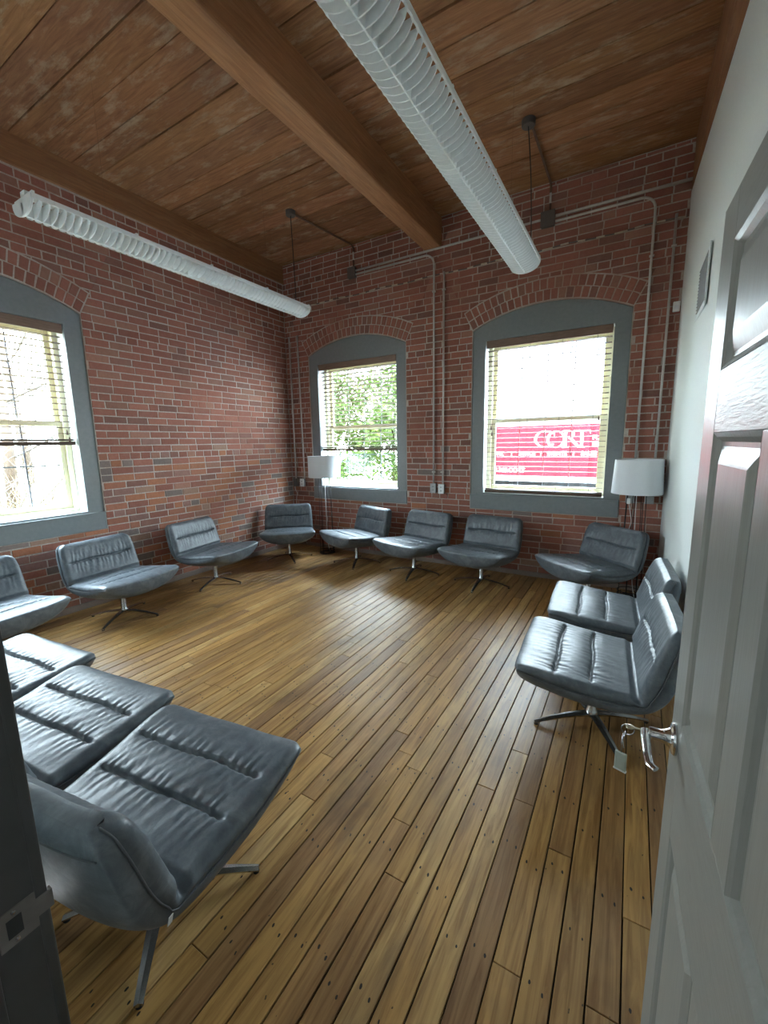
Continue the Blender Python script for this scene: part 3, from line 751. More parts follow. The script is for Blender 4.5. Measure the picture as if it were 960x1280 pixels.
MB().tube([kpt(0.034, 0.0, -0.022), kpt(0.036, 0.0, -0.050), kpt(0.035, 0.0, -0.070)], 0.0013, 6).build('chain', 'steel', key, True)
g = MB(); v0 = kpt(0.035, 0.0, -0.070); ax = (dl * 0.93 + dx_ * 0.35).normalized(); az = Vector((0, 0, 1)); an = ax.cross(az)
Mt = Matrix(((ax.x, an.x, 0, v0.x), (ax.y, an.y, 0, v0.y), (0, 0, 1, v0.z), (0, 0, 0, 1)))
fob = g.bevbox(-0.0125, 0.0125, -0.003, 0.003, -0.044, 0.0, 0.002, Mt).build('key_tag', 'tag_plastic', key)
MB().bevbox(-0.0135, 0.0135, -0.0036, 0.0036, -0.047, -0.043, 0.001, Mt).build('tag_rim', 'white_tag', fob)

# ------------------------------------------------------------------ lounge chair
def catmull(pts, n):
    out = []
    P = [pts[0]] + list(pts) + [pts[-1]]
    for i in range(1, len(P) - 2):
        for k in range(n):
            t = k / n
            out.append(tuple(0.5 * ((2 * P[i][j]) + (-P[i - 1][j] + P[i + 1][j]) * t + (2 * P[i - 1][j] - 5 * P[i][j] + 4 * P[i + 1][j] - P[i + 2][j]) * t * t + (-P[i - 1][j] + 3 * P[i][j] - 3 * P[i + 1][j] + P[i + 2][j]) * t ** 3) for j in range(len(P[i]))))
    out.append(tuple(pts[-1])); return out
# rows: inner (y,z), outer (y,z), half width, side depth share
RAW = [
    ((0.392, 0.424), (0.386, 0.330), 0.350, 0.30),
    ((0.382, 0.436), (0.352, 0.300), 0.357, 0.32),
    ((0.335, 0.444), (0.278, 0.276), 0.362, 0.37),
    ((0.230, 0.440), (0.170, 0.260), 0.360, 0.44),
    ((0.110, 0.430), (0.050, 0.250), 0.354, 0.50),
    ((0.000, 0.420), (-0.070, 0.246), 0.347, 0.52),
    ((-0.090, 0.412), (-0.170, 0.258), 0.341, 0.55),
    ((-0.160, 0.412), (-0.255, 0.298), 0.338, 0.60),
    ((-0.190, 0.440), (-0.318, 0.365), 0.336, 0.66),
    ((-0.215, 0.500), (-0.352, 0.450), 0.334, 0.72),
    ((-0.245, 0.580), (-0.372, 0.545), 0.331, 0.74),
    ((-0.272, 0.655), (-0.384, 0.635), 0.327, 0.76),
    ((-0.296, 0.708), (-0.384, 0.702), 0.314, 0.80),
    ((-0.325, 0.732), (-0.366, 0.732), 0.284, 0.9),
]
NSUB = 16
rows = catmull([(a[0], a[1], b[0], b[1], w, s) for a, b, w, s in RAW], NSUB)
NR = len(rows)
S_CREASE = int(7.35 * NSUB)
NU = 84
def chair_meshes():
    rr = random.Random(4)
    # arc length along the inner line
    L = [0.0]
    for i in range(1, NR): L.append(L[-1] + math.hypot(rows[i][0] - rows[i - 1][0], rows[i][1] - rows[i - 1][1]))
    Lc = L[S_CREASE]; seam_seat = (0.215, 0.385); seam_back = Lc + 0.175
    ph = [rr.uniform(0, 6.28) for _ in range(8)]
    def inner(i, u):
        y, z, yo, zo, w, s = rows[i]
        a, b = rows[max(i - 1, 0)], rows[min(i + 1, NR - 1)]
        ty, tz = b[0] - a[0], b[1] - a[1]; l = math.hypot(ty, tz) or 1
        ny, nz = tz / l, -ty / l          # towards the sitter
        if ny * (yo - y) + nz * (zo - z) > 0: ny, nz = -ny, -nz
        l0 = L[i]; au = abs(u); off = 0.0
        edge = max(0.0, 1 - ((au - 0.80) / 0.20) ** 2) if au > 0.80 else 1.0
        act = 1.0 if au < 0.78 else max(0.0, 1 - (au - 0.78) / 0.09)
        for sm in (*seam_seat, seam_back):
            dd = l0 - sm; wob = 0.004 * math.sin(6 * u + sm * 30)
            off -= 0.020 * act * math.exp(-((dd + wob) / 0.0065) ** 2) + 0.004 * edge * math.exp(-((dd + wob) / 0.005) ** 2) + 0.0055 * math.exp(-(dd / 0.035) ** 2) * act
            if i < S_CREASE + 2 or sm == seam_back:
                wr = math.sin(u * 47 + ph[0] + dd * 22 + 2.1 * math.sin(u * 9 + ph[1])) + 0.6 * math.sin(u * 83 + ph[2] + 1.7 * math.sin(u * 13 + dd * 60))
                off += 0.0030 * wr * act * math.exp(-(abs(dd) / 0.060)) * (1 if abs(dd) > 0.006 else 0.2)
        off -= 0.026 * math.exp(-((l0 - Lc) / 0.014) ** 2)
        off += 0.012 * (1 - (u * u)) * (0.6 if l0 > Lc else 1.0) - 0.004
        off += 0.0012 * math.sin(u * 7 + l0 * 19 + ph[3]) * edge
        # a saddle: front corners lifted, middle of the nose dipped and pushed forward
        nose = max(0.0, 1 - l0 / 0.30)
        off += 0.018 * nose * (au ** 2.2) - 0.016 * nose * (1 - au ** 2)
        fwd = -0.030 * (au ** 2.4) * max(0.0, 1 - l0 / 0.25)
        if l0 > Lc: off += 0.020 * au ** 3 * min(1.0, (l0 - Lc) / 0.2)
        ulin = u * w
        rnd_ = -0.012 * max(0.0, (au - 0.90) / 0.10) ** 2
        return Vector((ulin, y + ny * (off + rnd_) + fwd, z + nz * (off + rnd_)))
    def outer(i, u):
        y, z, yo, zo, w, s = rows[i]; au = abs(u)
        q = (1 - au ** 2.6) ** 0.62 if au < 1 else 0.0
        l0 = L[i]
        fwd = -0.030 * (au ** 2.4) * max(0.0, 1 - l0 / 0.25); nose = max(0.0, 1 - l0 / 0.30)
        k = s + (1 - s) * q
        x = u * w * (1 - 0.05 * (1 - abs(u)) * 0) 
        return Vector((x, y + (yo - y) * k + fwd, z + (zo - z) * k + nose * (0.018 * au ** 2.2 - 0.012 * (1 - au ** 2))))
    us = [math.sin(math.pi / 2 * (-1 + 2 * k / NU)) * 0.35 + (-1 + 2 * k / NU) * 0.65 for k in range(NU + 1)]
    def strip(i0, i1, side_frac=0.52):
        mb = MB(); grid = []
        for i in range(i0, i1 + 1):
            a, b = inner(i, -1), outer(i, -1); c, d = inner(i, 1), outer(i, 1)
            row = [a.lerp(b, side_frac), a.lerp(b, side_frac * 0.72) - Vector((0.006, 0, 0)), a.lerp(b, side_frac * 0.35) - Vector((0.007, 0, 0))]
            row += [inner(i, u) for u in us]
            row += [c.lerp(d, side_frac * 0.35) + Vector((0.007, 0, 0)), c.lerp(d, side_frac * 0.72) + Vector((0.006, 0, 0)), c.lerp(d, side_frac)]
            grid.append(row)
        n = len(grid[0])
        for r in grid: mb.v += [tuple(p) for p in r]
        for i in range(len(grid) - 1):
            for k in range(n - 1): mb.f.append([i * n + k, i * n + k + 1, (i + 1) * n + k + 1, (i + 1) * n + k])
        return mb
    seat = strip(0, S_CREASE); back = strip(S_CREASE, NR - 1)
    def shell():
        mb = MB(); grid = []
        for i in range(NR):
            a, b = inner(i, -1), outer(i, -1); c, d = inner(i, 1), outer(i, 1)
            row = [a.lerp(b, 0.50), a.lerp(b, 0.56) - Vector((0.005, 0, 0)), a.lerp(b, 0.8) - Vector((0.004, 0, 0))] + [outer(i, u) for u in us] + [c.lerp(d, 0.8) + Vector((0.004, 0, 0)), c.lerp(d, 0.56) + Vector((0.005, 0, 0)), c.lerp(d, 0.50)]
            grid.append(row)
        n = len(grid[0])
        # close nose and top edge to the cushions
        first = [inner(0, -1).lerp(outer(0, -1), 0.5)] * 3 + [inner(0, u) for u in us] + [inner(0, 1).lerp(outer(0, 1), 0.5)] * 3
        last = [inner(NR - 1, -1).lerp(outer(NR - 1, -1), 0.5)] * 3 + [inner(NR - 1, u) for u in us] + [inner(NR - 1, 1).lerp(outer(NR - 1, 1), 0.5)] * 3
        grid = [first] + grid + [last]
        for r in grid: mb.v += [tuple(p) for p in r]
        for i in range(len(grid) - 1):
            for k in range(n - 1): mb.f.append([i * n + k, i * n + k + 1, (i + 1) * n + k + 1, (i + 1) * n + k])
        return mb
    sh = shell()
    pts = [inner(i, -1).lerp(outer(i, -1), 0.53) - Vector((0.006, 0, 0)) for i in range(0, NR, 5)]
    pip = MB().tube(pts, 0.0028, 6)
    pts = [inner(i, 1).lerp(outer(i, 1), 0.53) + Vector((0.006, 0, 0)) for i in range(0, NR, 5)]
    pip2 = MB().tube(pts, 0.0028, 6)
    # seam that runs round the outside of the shell, a hand below the rim
    i_s = NR - 1 - int(1.6 * NSUB)
    pts = [outer(i_s, u) + Vector((0, -0.001, 0)) for u in us[2:-2]]
    band = MB().tube(pts, 0.0024, 6)
    return seat, back, sh, (pip, pip2), band
def make_chair():
    root = empty('lounge_chair')
    seat, back, sh, pip, band = chair_meshes()
    for mb, nm, mat in ((seat, 'seat', 'leather'), (back, 'backrest', 'leather'), (sh, 'shell', 'leather')):
        me = mb.mesh(nm, True); o = link(nm, me, mat, root)
        if nm == 'shell': shell = o
    for p in pip: p.build('piping', 'piping_leather', root, True)
    band.build('seam', 'piping_leather', shell, True)
    return root
def make_base(root, rz):
    # swivel post and four blade legs; the foot turns freely under the seat
    p = MB().lathe([(0.0, 0.052), (0.030, 0.052), (0.033, 0.062), (0.029, 0.085), (0.0235, 0.095), (0.0235, 0.262), (0.075, 0.268), (0.075, 0.285), (0.0, 0.285)], 24).build('swivel_post', 'steel', root, True, 35)
    return p
def leg_mesh():
    mb = MB(); n = 9; prev = None
    for i in range(n):
        t = i / (n - 1); r = 0.020 + 0.302 * t
        z = 0.072 - 0.052 * t ** 1.7 - 0.004; hw = 0.025 - 0.012 * t; th = 0.012 - 0.004 * t
        mb.v += [(r, -hw, z), (r, 0, z + 0.006), (r, hw, z), (r, hw * 0.8, z - th), (r, -hw * 0.8, z - th)]
        if i:
            o = (i - 1) * 5
            for k in range(5): mb.f.append([o + k, o + (k + 1) % 5, o + 5 + (k + 1) % 5, o + 5 + k])
    mb.f.append([0, 1, 2, 3, 4]); mb.f.append([(n - 1) * 5 + k for k in range(5)][::-1])
    me = mb.mesh('leg', True, 30); me.materials.append(MATS['steel']); return me
LEG = leg_mesh()
GLIDE = MB().lathe([(0, 0), (0.011, 0), (0.012, 0.004), (0.009, 0.011), (0, 0.011)], 12, c=(0.312, 0, 0)).mesh('foot_glide', True, 40); GLIDE.materials.append(MATS['black_rubber'])
CHAIRS = [
    # hub x, y, facing degrees (0 = facing +y), base turn, label
    (-1.345, 0.672, 8, 45, 'nearest grey leather lounge chair, back to the door wall, beside the doorway'),
    (-2.112, 0.640, 8, 38, 'grey leather lounge chair on the door wall, second from the doorway'),
    (-2.872, 0.655, 6, 40, 'grey leather lounge chair on the door wall, third from the doorway, half hidden'),
    (-4.075, 1.040, -84, 45, 'grey leather lounge chair cut by the left picture edge, under the brush window'),
    (-4.100, 1.985, -84, 30, 'grey leather lounge chair below the right jamb of the brush window'),
    (-4.160, 3.065, -80, 20, 'grey leather lounge chair against bare brick, midway along the left wall'),
    (-4.120, 4.275, -139, 55, 'grey leather lounge chair set diagonally in the far brick corner'),
    (-3.130, 4.520, 159, 25, 'grey leather lounge chair turned away beside the corner lamp, below the leafy window'),
    (-2.240, 4.470, 166, 10, 'grey leather lounge chair below the two steel conduits between the windows'),
    (-1.380, 4.450, 172, 0, 'grey leather lounge chair under the left half of the truck window'),
    (-0.290, 4.420, 140, 20, 'dusky grey lounge chair turned askew behind the floor lamp rods by the white wall'),
    (-0.075, 3.270, 93, 40, 'grey leather lounge chair facing left, second from the open door'),
    (-0.100, 2.440, 93, 30, 'grey leather lounge chair facing left, nearest the open door lever'),
]
proto = make_chair()
make_base(proto, 0)
for i, (x, y, f, bt, lab) in enumerate(CHAIRS):
    c = proto if i == 0 else copy_tree(proto)
    c.location = (x, y, 0); c.rotation_euler = (0, 0, math.radians(f))
    tag(c, lab, 'chair', 'grey leather lounge chairs set round the room')
for o in list(bpy.data.objects):
    if o.get('category') == 'chair':
        i = [k for k in range(len(CHAIRS)) if CHAIRS[k][4] == o['label']][0]
        for k in range(4):
            lg = link('leg', LEG, None, o); lg.rotation_euler = (0, 0, math.radians(CHAIRS[i][3] + 90 * k - CHAIRS[i][2]))
            link('foot_glide', GLIDE, None, lg)
        if i == 0:
            t = MB().bevbox(-0.0012, 0.0012, -0.007, 0.007, -0.034, 0.0, 0.0004, Matrix.Translation((0.3470, -0.234, 0.376)) @ Matrix.Rotation(math.radians(16), 4, 'Y')).build('care_tag', 'white_tag', o)
            t['label'] = 'small white fabric care tag'

# ------------------------------------------------------------------ floor lamps
def floor_lamp(loc, r0, r1, z0, z1, label, plug, rot):
    L = empty('floor_lamp', loc, rot); tag(L, label, 'lamp', 'floor lamps with white drum shades')
    b = MB().lathe([(0.055, 0.0), (0.115, 0.0), (0.118, 0.006), (0.112, 0.012), (0.055, 0.012)], 32, closed=True); 
    base = b.build('base', 'black_metal', L, True, 40)
    for zz in (0.035, 0.075): MB().lathe([(0.104, zz), (0.110, zz + 0.004), (0.104, zz + 0.008), (0.098, zz + 0.004)], 32, closed=True).build('base_ring', 'black_metal', base, True)
    for k in range(7):
        a = 2 * math.pi * k / 7
        p0 = Vector((0.104 * math.cos(a), 0.104 * math.sin(a), 0.006)); p1 = Vector((0.082 * math.cos(a + 0.12), 0.082 * math.sin(a + 0.12), z0 + 0.12))
        MB().tube([p0, p1], 0.0036, 6).build('rod', 'black_metal', L, True)
    MB().lathe([(0.078, z0 + 0.115), (0.088, z0 + 0.119), (0.078, z0 + 0.123)], 24, closed=True).build('top_ring', 'black_metal', L, True)
    sp_ = MB()
    for k in range(3):
        a = 2 * math.pi * k / 3 + 0.3; sp_.tube([(0, 0, z1 - 0.02), (r1 * 0.99 * math.cos(a), r1 * 0.99 * math.sin(a), z1 - 0.015)], 0.002, 5)
    sp_.build('shade_spider', 'steel', L)
    MB().lathe([(r0, z0), (r1, z1), (r1 - 0.0025, z1), (r0 - 0.0025, z0)], 56, closed=True).build('shade', 'lamp_fabric', L, True, 40)
    MB().tube([(0, 0, z0 + 0.10), (0, 0, z1 - 0.02)], 0.006, 8).build('socket_stem', 'black_metal', L)
    MB().lathe([(0, z0 + 0.10), (0.014, z0 + 0.115), (0.028, z0 + 0.165), (0.024, z0 + 0.195), (0, z0 + 0.21)], 16, c=(0.02, 0, 0)).build('bulb', 'white_plastic', L, True)
    pts = [(0.0, 0, z0 + 0.12), (0.004, -0.01, z0 - 0.2), (0.012, -0.02, 0.55), (0.02, -0.02, 0.2), (0.05, -0.03, 0.02)]
    cd = MB().tube(catmull(pts, 8), 0.0042, 6).build('power_cord', 'white_cord', L, True)
    if plug:
        pts = [(-0.062, -0.06, z0 - 0.075), (-0.040, -0.065, z0 - 0.19), (-0.028, -0.06, z0 - 0.28), (-0.045, -0.06, z0 - 0.36)]
        MB().tube(catmull(pts, 8), 0.0038, 6).build('loose_cord', 'white_cord', L, True)
        MB().bevbox(-0.077, -0.047, -0.075, -0.048, z0 - 0.10, z0 - 0.045, 0.006).build('inline_switch', 'white_plastic', L, True, 40)
    return L
floor_lamp((-3.835, 4.775, 0), 0.231, 0.231, 1.128, 1.432, 'floor lamp with white drum shade before the leafy window', False, 0.3)
floor_lamp((0.062, 4.745, 0), 0.222, 0.205, 1.072, 1.400, 'floor lamp with white drum shade and dangling cord by the white wall', True, 0.0)

# ------------------------------------------------------------------ louvred pendant lights
def louvre_light(xc, y0, y1, zb, label):
    W = 0.132; DEP = 0.098
    Lt = empty('pendant_light', (xc, (y0 + y1) / 2, zb)); tag(Lt, label, 'light', 'long white louvred pendant lights')
    hy = (y1 - y0) / 2; n = 20
    def arc(k, w=W, d=DEP): t = math.pi * (k / n); return (-w * math.cos(t), d - d * math.sin(t) ** 0.85)
    # end caps
    prof = [arc(k) for k in range(n + 1)]
    for s in (-1, 1):
        a, b = (hy - 0.006, hy) if s > 0 else (-hy, -hy + 0.006)
        MB().prism([(p[0] * 1.03, p[1] - 0.003) for p in prof], lambda q, z, d: (q, d, z), a, b).build('end_cap', 'white_plastic', Lt)
    # curved cross blades: wedge shaped, thick at the top
    mb = MB(); nb = 16
    for k in range(nb + 1):
        t = math.pi * (0.02 + 0.96 * k / nb); x = -W * 0.985 * math.cos(t); z = DEP - (DEP - 0.002) * math.sin(t) ** 0.85
        c = x / W
        mb.v += [(x, -0.0025, z), (x, 0.0025, z), (x * 0.97, 0.009, DEP * 0.80), (x * 0.97, -0.009, DEP * 0.80)]
    for k in range(nb):
        for q in range(4): mb.f.append([k * 4 + q, k * 4 + (q + 1) % 4, (k + 1) * 4 + (q + 1) % 4, (k + 1) * 4 + q])
    mb.f.append([0, 1, 2, 3]); mb.f.append([nb * 4 + q for q in range(4)][::-1])
    bl = mb.mesh('blade', True, 40); bl.materials.append(MATS['white_plastic'])
    cnt = int(round((2 * hy - 0.03) / 0.046)); pit = (2 * hy - 0.03) / cnt
    for k in range(cnt + 1): link('blade', bl, None, Lt, (0, -hy + 0.015 + k * pit, 0))
    # scalloped side rails and the V spine
    for s in (-1, 1):
        g = MB(); m = cnt * 4
        for i in range(m + 1):
            y = -hy + 0.01 + (2 * hy - 0.02) * i / m; sc = 0.006 * abs(math.sin(math.pi * (y + hy - 0.015) / pit))
            g.v += [(s * (W + 0.003), y, DEP - 0.030 + sc), (s * (W + 0.003), y, DEP + 0.004), (s * (W - 0.012), y, DEP + 0.004), (s * (W - 0.006), y, DEP - 0.030 + sc)]
            if i:
                o = (i - 1) * 4
                for q in range(4): g.f.append([o + q, o + (q + 1) % 4, o + 4 + (q + 1) % 4, o + 4 + q])
        g.f.append([0, 1, 2, 3]); g.f.append([m * 4 + q for q in range(4)])
        g.build('side_rail', 'white_plastic', Lt)
    for xs_ in (0.0,):
        zz = DEP - DEP * math.sin(math.acos(-xs_ / W)) ** 0.85
        g = MB(); 
        g.add([(xs_ - 0.003, -hy, zz + 0.001), (xs_ + 0.003, -hy, zz + 0.001), (xs_ + 0.016, -hy, DEP * 0.72), (xs_ - 0.016, -hy, DEP * 0.72),
               (xs_ - 0.003, hy, zz + 0.001), (xs_ + 0.003, hy, zz + 0.001), (xs_ + 0.016, hy, DEP * 0.72), (xs_ - 0.016, hy, DEP * 0.72)],
              [(0, 1, 2, 3), (7, 6, 5, 4), (0, 4, 5, 1), (1, 5, 6, 2), (2, 6, 7, 3), (3, 7, 4, 0)])
        g.build('spine', 'white_plastic', Lt)
    # tube carrier above: slim tray, sockets and two tubes
    MB().bevbox(-0.030, 0.030, -hy + 0.01, hy - 0.01, DEP + 0.018, DEP + 0.050, 0.004).build('tray', 'white_plastic', Lt)
    for yy in (-hy + 0.02, -hy * 0.5, 0, hy * 0.5, hy - 0.02): MB().bevbox(-W, W, yy - 0.008, yy + 0.008, DEP + 0.002, DEP + 0.020, 0.002).build('bracket', 'white_plastic', Lt)
    return Lt
LZB = 3.085
louvre_light(-0.945, 1.36, 4.145, LZB, 'long white louvred pendant light in front of the truck window')
louvre_light(-3.475, 1.375, 4.035, LZB, 'long white louvred pendant light hanging along the left brick wall')
for (x, y, far, lab, ex) in ((-0.924, 4.005, 4.0, 'round ceiling canopy with a bowed black cord above the right pendant light', 0.05), (-3.523, 3.97, 3.9, 'round ceiling canopy with a straight cord above the left pendant light', 0.0)):
    cpy = empty('ceiling_canopy', (x, y, H)); tag(cpy, lab, 'canopy', 'ceiling canopies of the pendant lights')
    MB().lathe([(0, 0), (0.055, 0), (0.055, -0.042), (0.050, -0.048), (0, -0.048)], 24).build('box', 'dark_box', cpy, True, 40)
    dz = LZB + 0.14 - H
    MB().tube(catmull([(0, 0, -0.045), (ex * 0.6, 0.01, dz * 0.4), (ex * 0.9, 0.02, dz * 0.75), (0.0 + ex, 0.02, dz)], 8), 0.0045, 6).build('power_cord', 'dark_cord', cpy, True)
    # surface pipe from the canopy across the boards to the wall
    px = x + (0.06 if ex else 0.10)
    tx = -0.905 if ex else -3.375
    MB().tube([(0.02, 0.05, -0.022), (tx - x, D - 0.06 - y, -0.022), (tx - x, D - 0.030 - y, -0.045), (tx - x, D - 0.024 - y, -0.10)], 0.011, 8).build('pipe', 'painted_pipe', cpy, True)
    MB().tube([(tx - x, D - 0.024 - y, -0.10), (tx - x, D - 0.024 - y, -0.20)], 0.0105, 8).build('pipe_coupling', 'conduit_steel', cpy, True)
    MB().tube([(tx - x, D - 0.024 - y, -0.20), (tx - x, D - 0.024 - y, -0.33)], 0.0105, 8).build('pipe', 'painted_pipe', cpy, True)
# hooks that hang the light wires
for (x, y) in ((-3.36, 4.02),):
    pass
for (xc, ys, lab) in ((-0.945, (1.9, 3.6), 'right'), (-3.475, (1.9, 3.5), 'left')):
    for y in ys:
        o = MB().tube([(xc, y, LZB + 0.148), (xc, y, H)], 0.0009, 5).build('suspension_wire', 'steel')
        tag(o, 'thin steel wire holding up the %s pendant light, its %s one' % (lab, 'nearer' if y < 2 else 'farther'), 'wire', 'suspension wires')

# ------------------------------------------------------------------ conduits, boxes and cable on the back wall
YC = D - 0.036
def conduit(pts, label, r=0.0115, clips=()):
    o = empty('conduit_pipe', pts[0]); tag(o, label, 'pipe', 'steel conduits on the brick')
    q = Vector(pts[0])
    MB().tube([Vector(p) - q for p in pts], r, 10).build('pipe', 'conduit_steel', o, True)
    for c in clips:
        cv = Vector(c) - q
        MB().bevbox(cv.x - 0.020, cv.x + 0.022, cv.y - 0.013, cv.y + 0.012, cv.z - 0.008, cv.z + 0.008, 0.002).build('clip', 'conduit_steel', o)
    return o
def bend(x0, z0, x1, z1, r=0.12):
    # horizontal run to x1, then down to z1
    pts = [(x0, YC, z0), (x1 - r, YC, z0)]
    for k in range(1, 7):
        t = math.pi / 2 * k / 6; pts.append((x1 - r + r * math.sin(t), YC, z0 - r + r * math.cos(t)))
    pts.append((x1, YC, z1)); return pts
ZU, ZU2 = 3.872, 3.826
def offset_bottom(x, z0, z1): return [(x, YC, z0), (x, YC, z1 + 0.10), (x + 0.012, YC, z1 + 0.05), (x + 0.012, YC, z1)]
conduit([(-3.335, YC, ZU), (-0.995, YC, ZU)], 'upper steel conduit running left from the square box under the ceiling')
conduit([(-0.845, YC, ZU + 0.006), (XR, YC, ZU + 0.006)], 'upper steel conduit running right from the square box to the white wall')
conduit(bend(-3.335, ZU2, -2.205, 1.07), 'long conduit bending down to the outlet between the windows, left of the pair', clips=((-2.205, YC, 1.22), (-2.205, YC, 3.4)))
conduit([(-2.075, YC, 3.60), (-2.075, YC, 1.07)], 'straight conduit dropping to the outlet between the windows, right of the pair', clips=((-2.085, YC, 1.22), (-2.075, YC, 3.4)))
conduit(bend(-0.845, ZU2, 0.030, 1.065), 'conduit bending down beside the truck window to behind the white-wall lamp', clips=((0.030, YC, 3.3),))
conduit([(0.200, YC, 3.62), (0.200, YC, 1.065)], 'straight conduit dropping in the corner by the white wall', clips=((0.200, YC, 3.35),))
conduit([(-4.575, YC, 3.20), (-4.575, YC, 1.07)], 'conduit dropping in the far left corner, left of the pair', clips=((-4.575, YC, 1.32),))
conduit([(-4.415, YC, 3.20), (-4.400, YC, 1.07)], 'conduit dropping in the far left corner, right of the pair')
def square_box(x, z, w, label):
    o = empty('junction_box', (x, D - 0.012, z)); tag(o, label, 'electrical box', 'square junction boxes under the ceiling')
    MB().bevbox(-w, w, -0.040, 0.0, -w * 1.1, w * 1.1, 0.004).build('body', 'dark_box', o)
    MB().bevbox(-w - 0.004, w + 0.004, -0.046, -0.040, -w * 1.1 - 0.004, w * 1.1 + 0.004, 0.002).build('cover', 'dark_box', o)
square_box(-0.920, 3.862, 0.066, 'square grey junction box where conduits meet, right of the pendant light end')
square_box(-3.395, 3.855, 0.058, 'dark square junction box where conduits start, near the far left corner')
def outlet_box(x, z, mat, label, slots):
    o = empty('outlet_box', (x, D - 0.012, z)); tag(o, label, 'outlet', 'outlet boxes on the back wall')
    MB().bevbox(-0.038, 0.038, -0.045, 0.0, -0.060, 0.060, 0.005).build('body', 'galvanised', o)
    fp = MB().bevbox(-0.040, 0.040, -0.052, -0.045, -0.062, 0.062, 0.003).build('faceplate', mat, o)
    for zz in slots:
        for xx in (-0.008, 0.008): MB().box(xx - 0.002, xx + 0.002, -0.0545, -0.0515, zz - 0.008, zz + 0.008).build('slot', 'slot_black', fp)
    return o
outlet_box(-2.203, 1.010, 'galvanised', 'grey outlet box between the windows, left of a white one', (-0.022, 0.022))
outlet_box(-2.090, 1.005, 'white_plastic', 'white outlet box between the windows, right of a grey one', (-0.024, 0.024))
outlet_box(-4.575, 1.010, 'dark_box', 'dark outlet box in the far left corner', ())
outlet_box(-4.440, 1.010, 'white_plastic', 'white outlet box in the far left corner', (-0.022, 0.022))
outlet_box(0.010, 1.005, 'galvanised', 'grey outlet box below the shade of the white-wall lamp, left of two', ())
outlet_box(0.180, 1.005, 'galvanised', 'grey outlet box below the shade of the white-wall lamp, right of two', ())
o = MB().tube(catmull([(-4.60, D - 0.06, 0.97), (-4.595, D - 0.05, 0.90), (-4.565, D - 0.045, 0.84), (-4.575, D - 0.05, 0.76), (-4.58, D - 0.05, 0.62), (-4.56, D - 0.04, 0.30), (-4.40, D - 0.05, 0.03)], 8), 0.004, 6).build('power_cord', 'white_cord', smooth=True)
tag(o, 'white cord dangling from the dark outlet box in the far left corner', 'cord')
# bundled cable with tape along the brick
cb = empty('cable_bundle', (XL, D - 0.0155, 3.588)); tag(cb, 'cable bundle with pale tape bands strung across the back brick wall', 'cable')
rnd = random.Random(9); pts = []
for i in range(60):
    x = 0.03 + (XR - XL - 0.05) * i / 59; pts.append((x, 0.0, 0.006 * math.sin(i * 0.7) + rnd.uniform(-0.003, 0.003)))
MB().tube(pts, 0.0060, 6).build('cable', 'grey_cable', cb, True)
for i in range(4, 59, 2):
    p, q = Vector(pts[i]), Vector(pts[i + 1]); a = p.lerp(q, rnd.uniform(0, 0.2)); b = p.lerp(q, rnd.uniform(0.8, 1.4))
    MB().tube([a, b], 0.0078, 6).build('tape_band', 'beige_tape', cb, True)

# ------------------------------------------------------------------ small things on the walls
v = empty('air_vent', (wall_x(3.72), 3.72, 2.62)); tag(v, 'slatted grey air vent high on the white wall above the door', 'vent')
hw, hz = 0.245, 0.185
MB().bevbox(-0.010, 0.0, -hw, hw, -hz, -hz + 0.035, 0.003).build('frame', 'white_liner', v); MB().bevbox(-0.010, 0.0, -hw, hw, hz - 0.035, hz, 0.003).build('frame', 'white_liner', v)
MB().bevbox(-0.010, 0.0, -hw, -hw + 0.035, -hz + 0.035, hz - 0.035, 0.003).build('frame', 'white_liner', v); MB().bevbox(-0.010, 0.0, hw - 0.035, hw, -hz + 0.035, hz - 0.035, 0.003).build('frame', 'white_liner', v)
MB().box(-0.001, 0.0, -hw + 0.03, hw - 0.03, -hz + 0.03, hz - 0.03).build('duct', 'slot_black', v)
sl = MB().box(-0.007, 0.007, -hw + 0.033, hw - 0.033, -0.001, 0.001, Matrix.Rotation(math.radians(40), 4, 'Y')).mesh('slat'); sl.materials.append(MATS['dark_box'])
for k in range(14): link('slat', sl, None, v, (-0.006, 0, -hz + 0.045 + k * 0.0215))
mb = MB().bevbox(-0.028, 0.028, -0.030, 0, -0.045, 0.045, 0.006)
o = empty('wall_sensor', (0.262, D - 0.012, 2.815)); tag(o, 'small white sensor on the brick in the corner by the white wall', 'sensor')
mb.build('body', 'white_plastic', o, True, 40); MB().bevbox(-0.016, 0.016, -0.034, -0.029, -0.030, 0.010, 0.003).build('lens', 'lamp_fabric', o, True, 40)

# ------------------------------------------------------------------ outdoors
GZ = -0.75
struct(MB().box(-60, 60, D + 0.42, 90, GZ - 0.1, GZ).build('ground_lot', 'asphalt'), 'grey asphalt lot outside')
mb = MB(); YO = D + 0.40  # unseen facade round the room, added to cut the sky light on the trailer
mb.box(XL - 0.75, 24, YO - 0.30, YO, H + 0.2, 11.0); mb.box(XR + 0.30, 24, YO - 0.30, YO, GZ, H + 0.2); mb.box(XL - 0.35, XR + 0.3, YO - 0.30, YO, GZ, -0.02)
mb.box(XL - 0.40, XL - 0.10, -14, YO - 0.30, H + 0.2, 11.0); mb.box(XL - 0.40, XL - 0.10, -14, YF - 0.15, GZ, H + 0.2); mb.box(XL - 0.40, XL - 0.10, YF - 0.15, YO - 0.30, GZ, -0.02)
struct(mb.build('wall_facade_shade', 'mortar'), 'unseen outer masonry of the building, added to shade the lot and trailer')
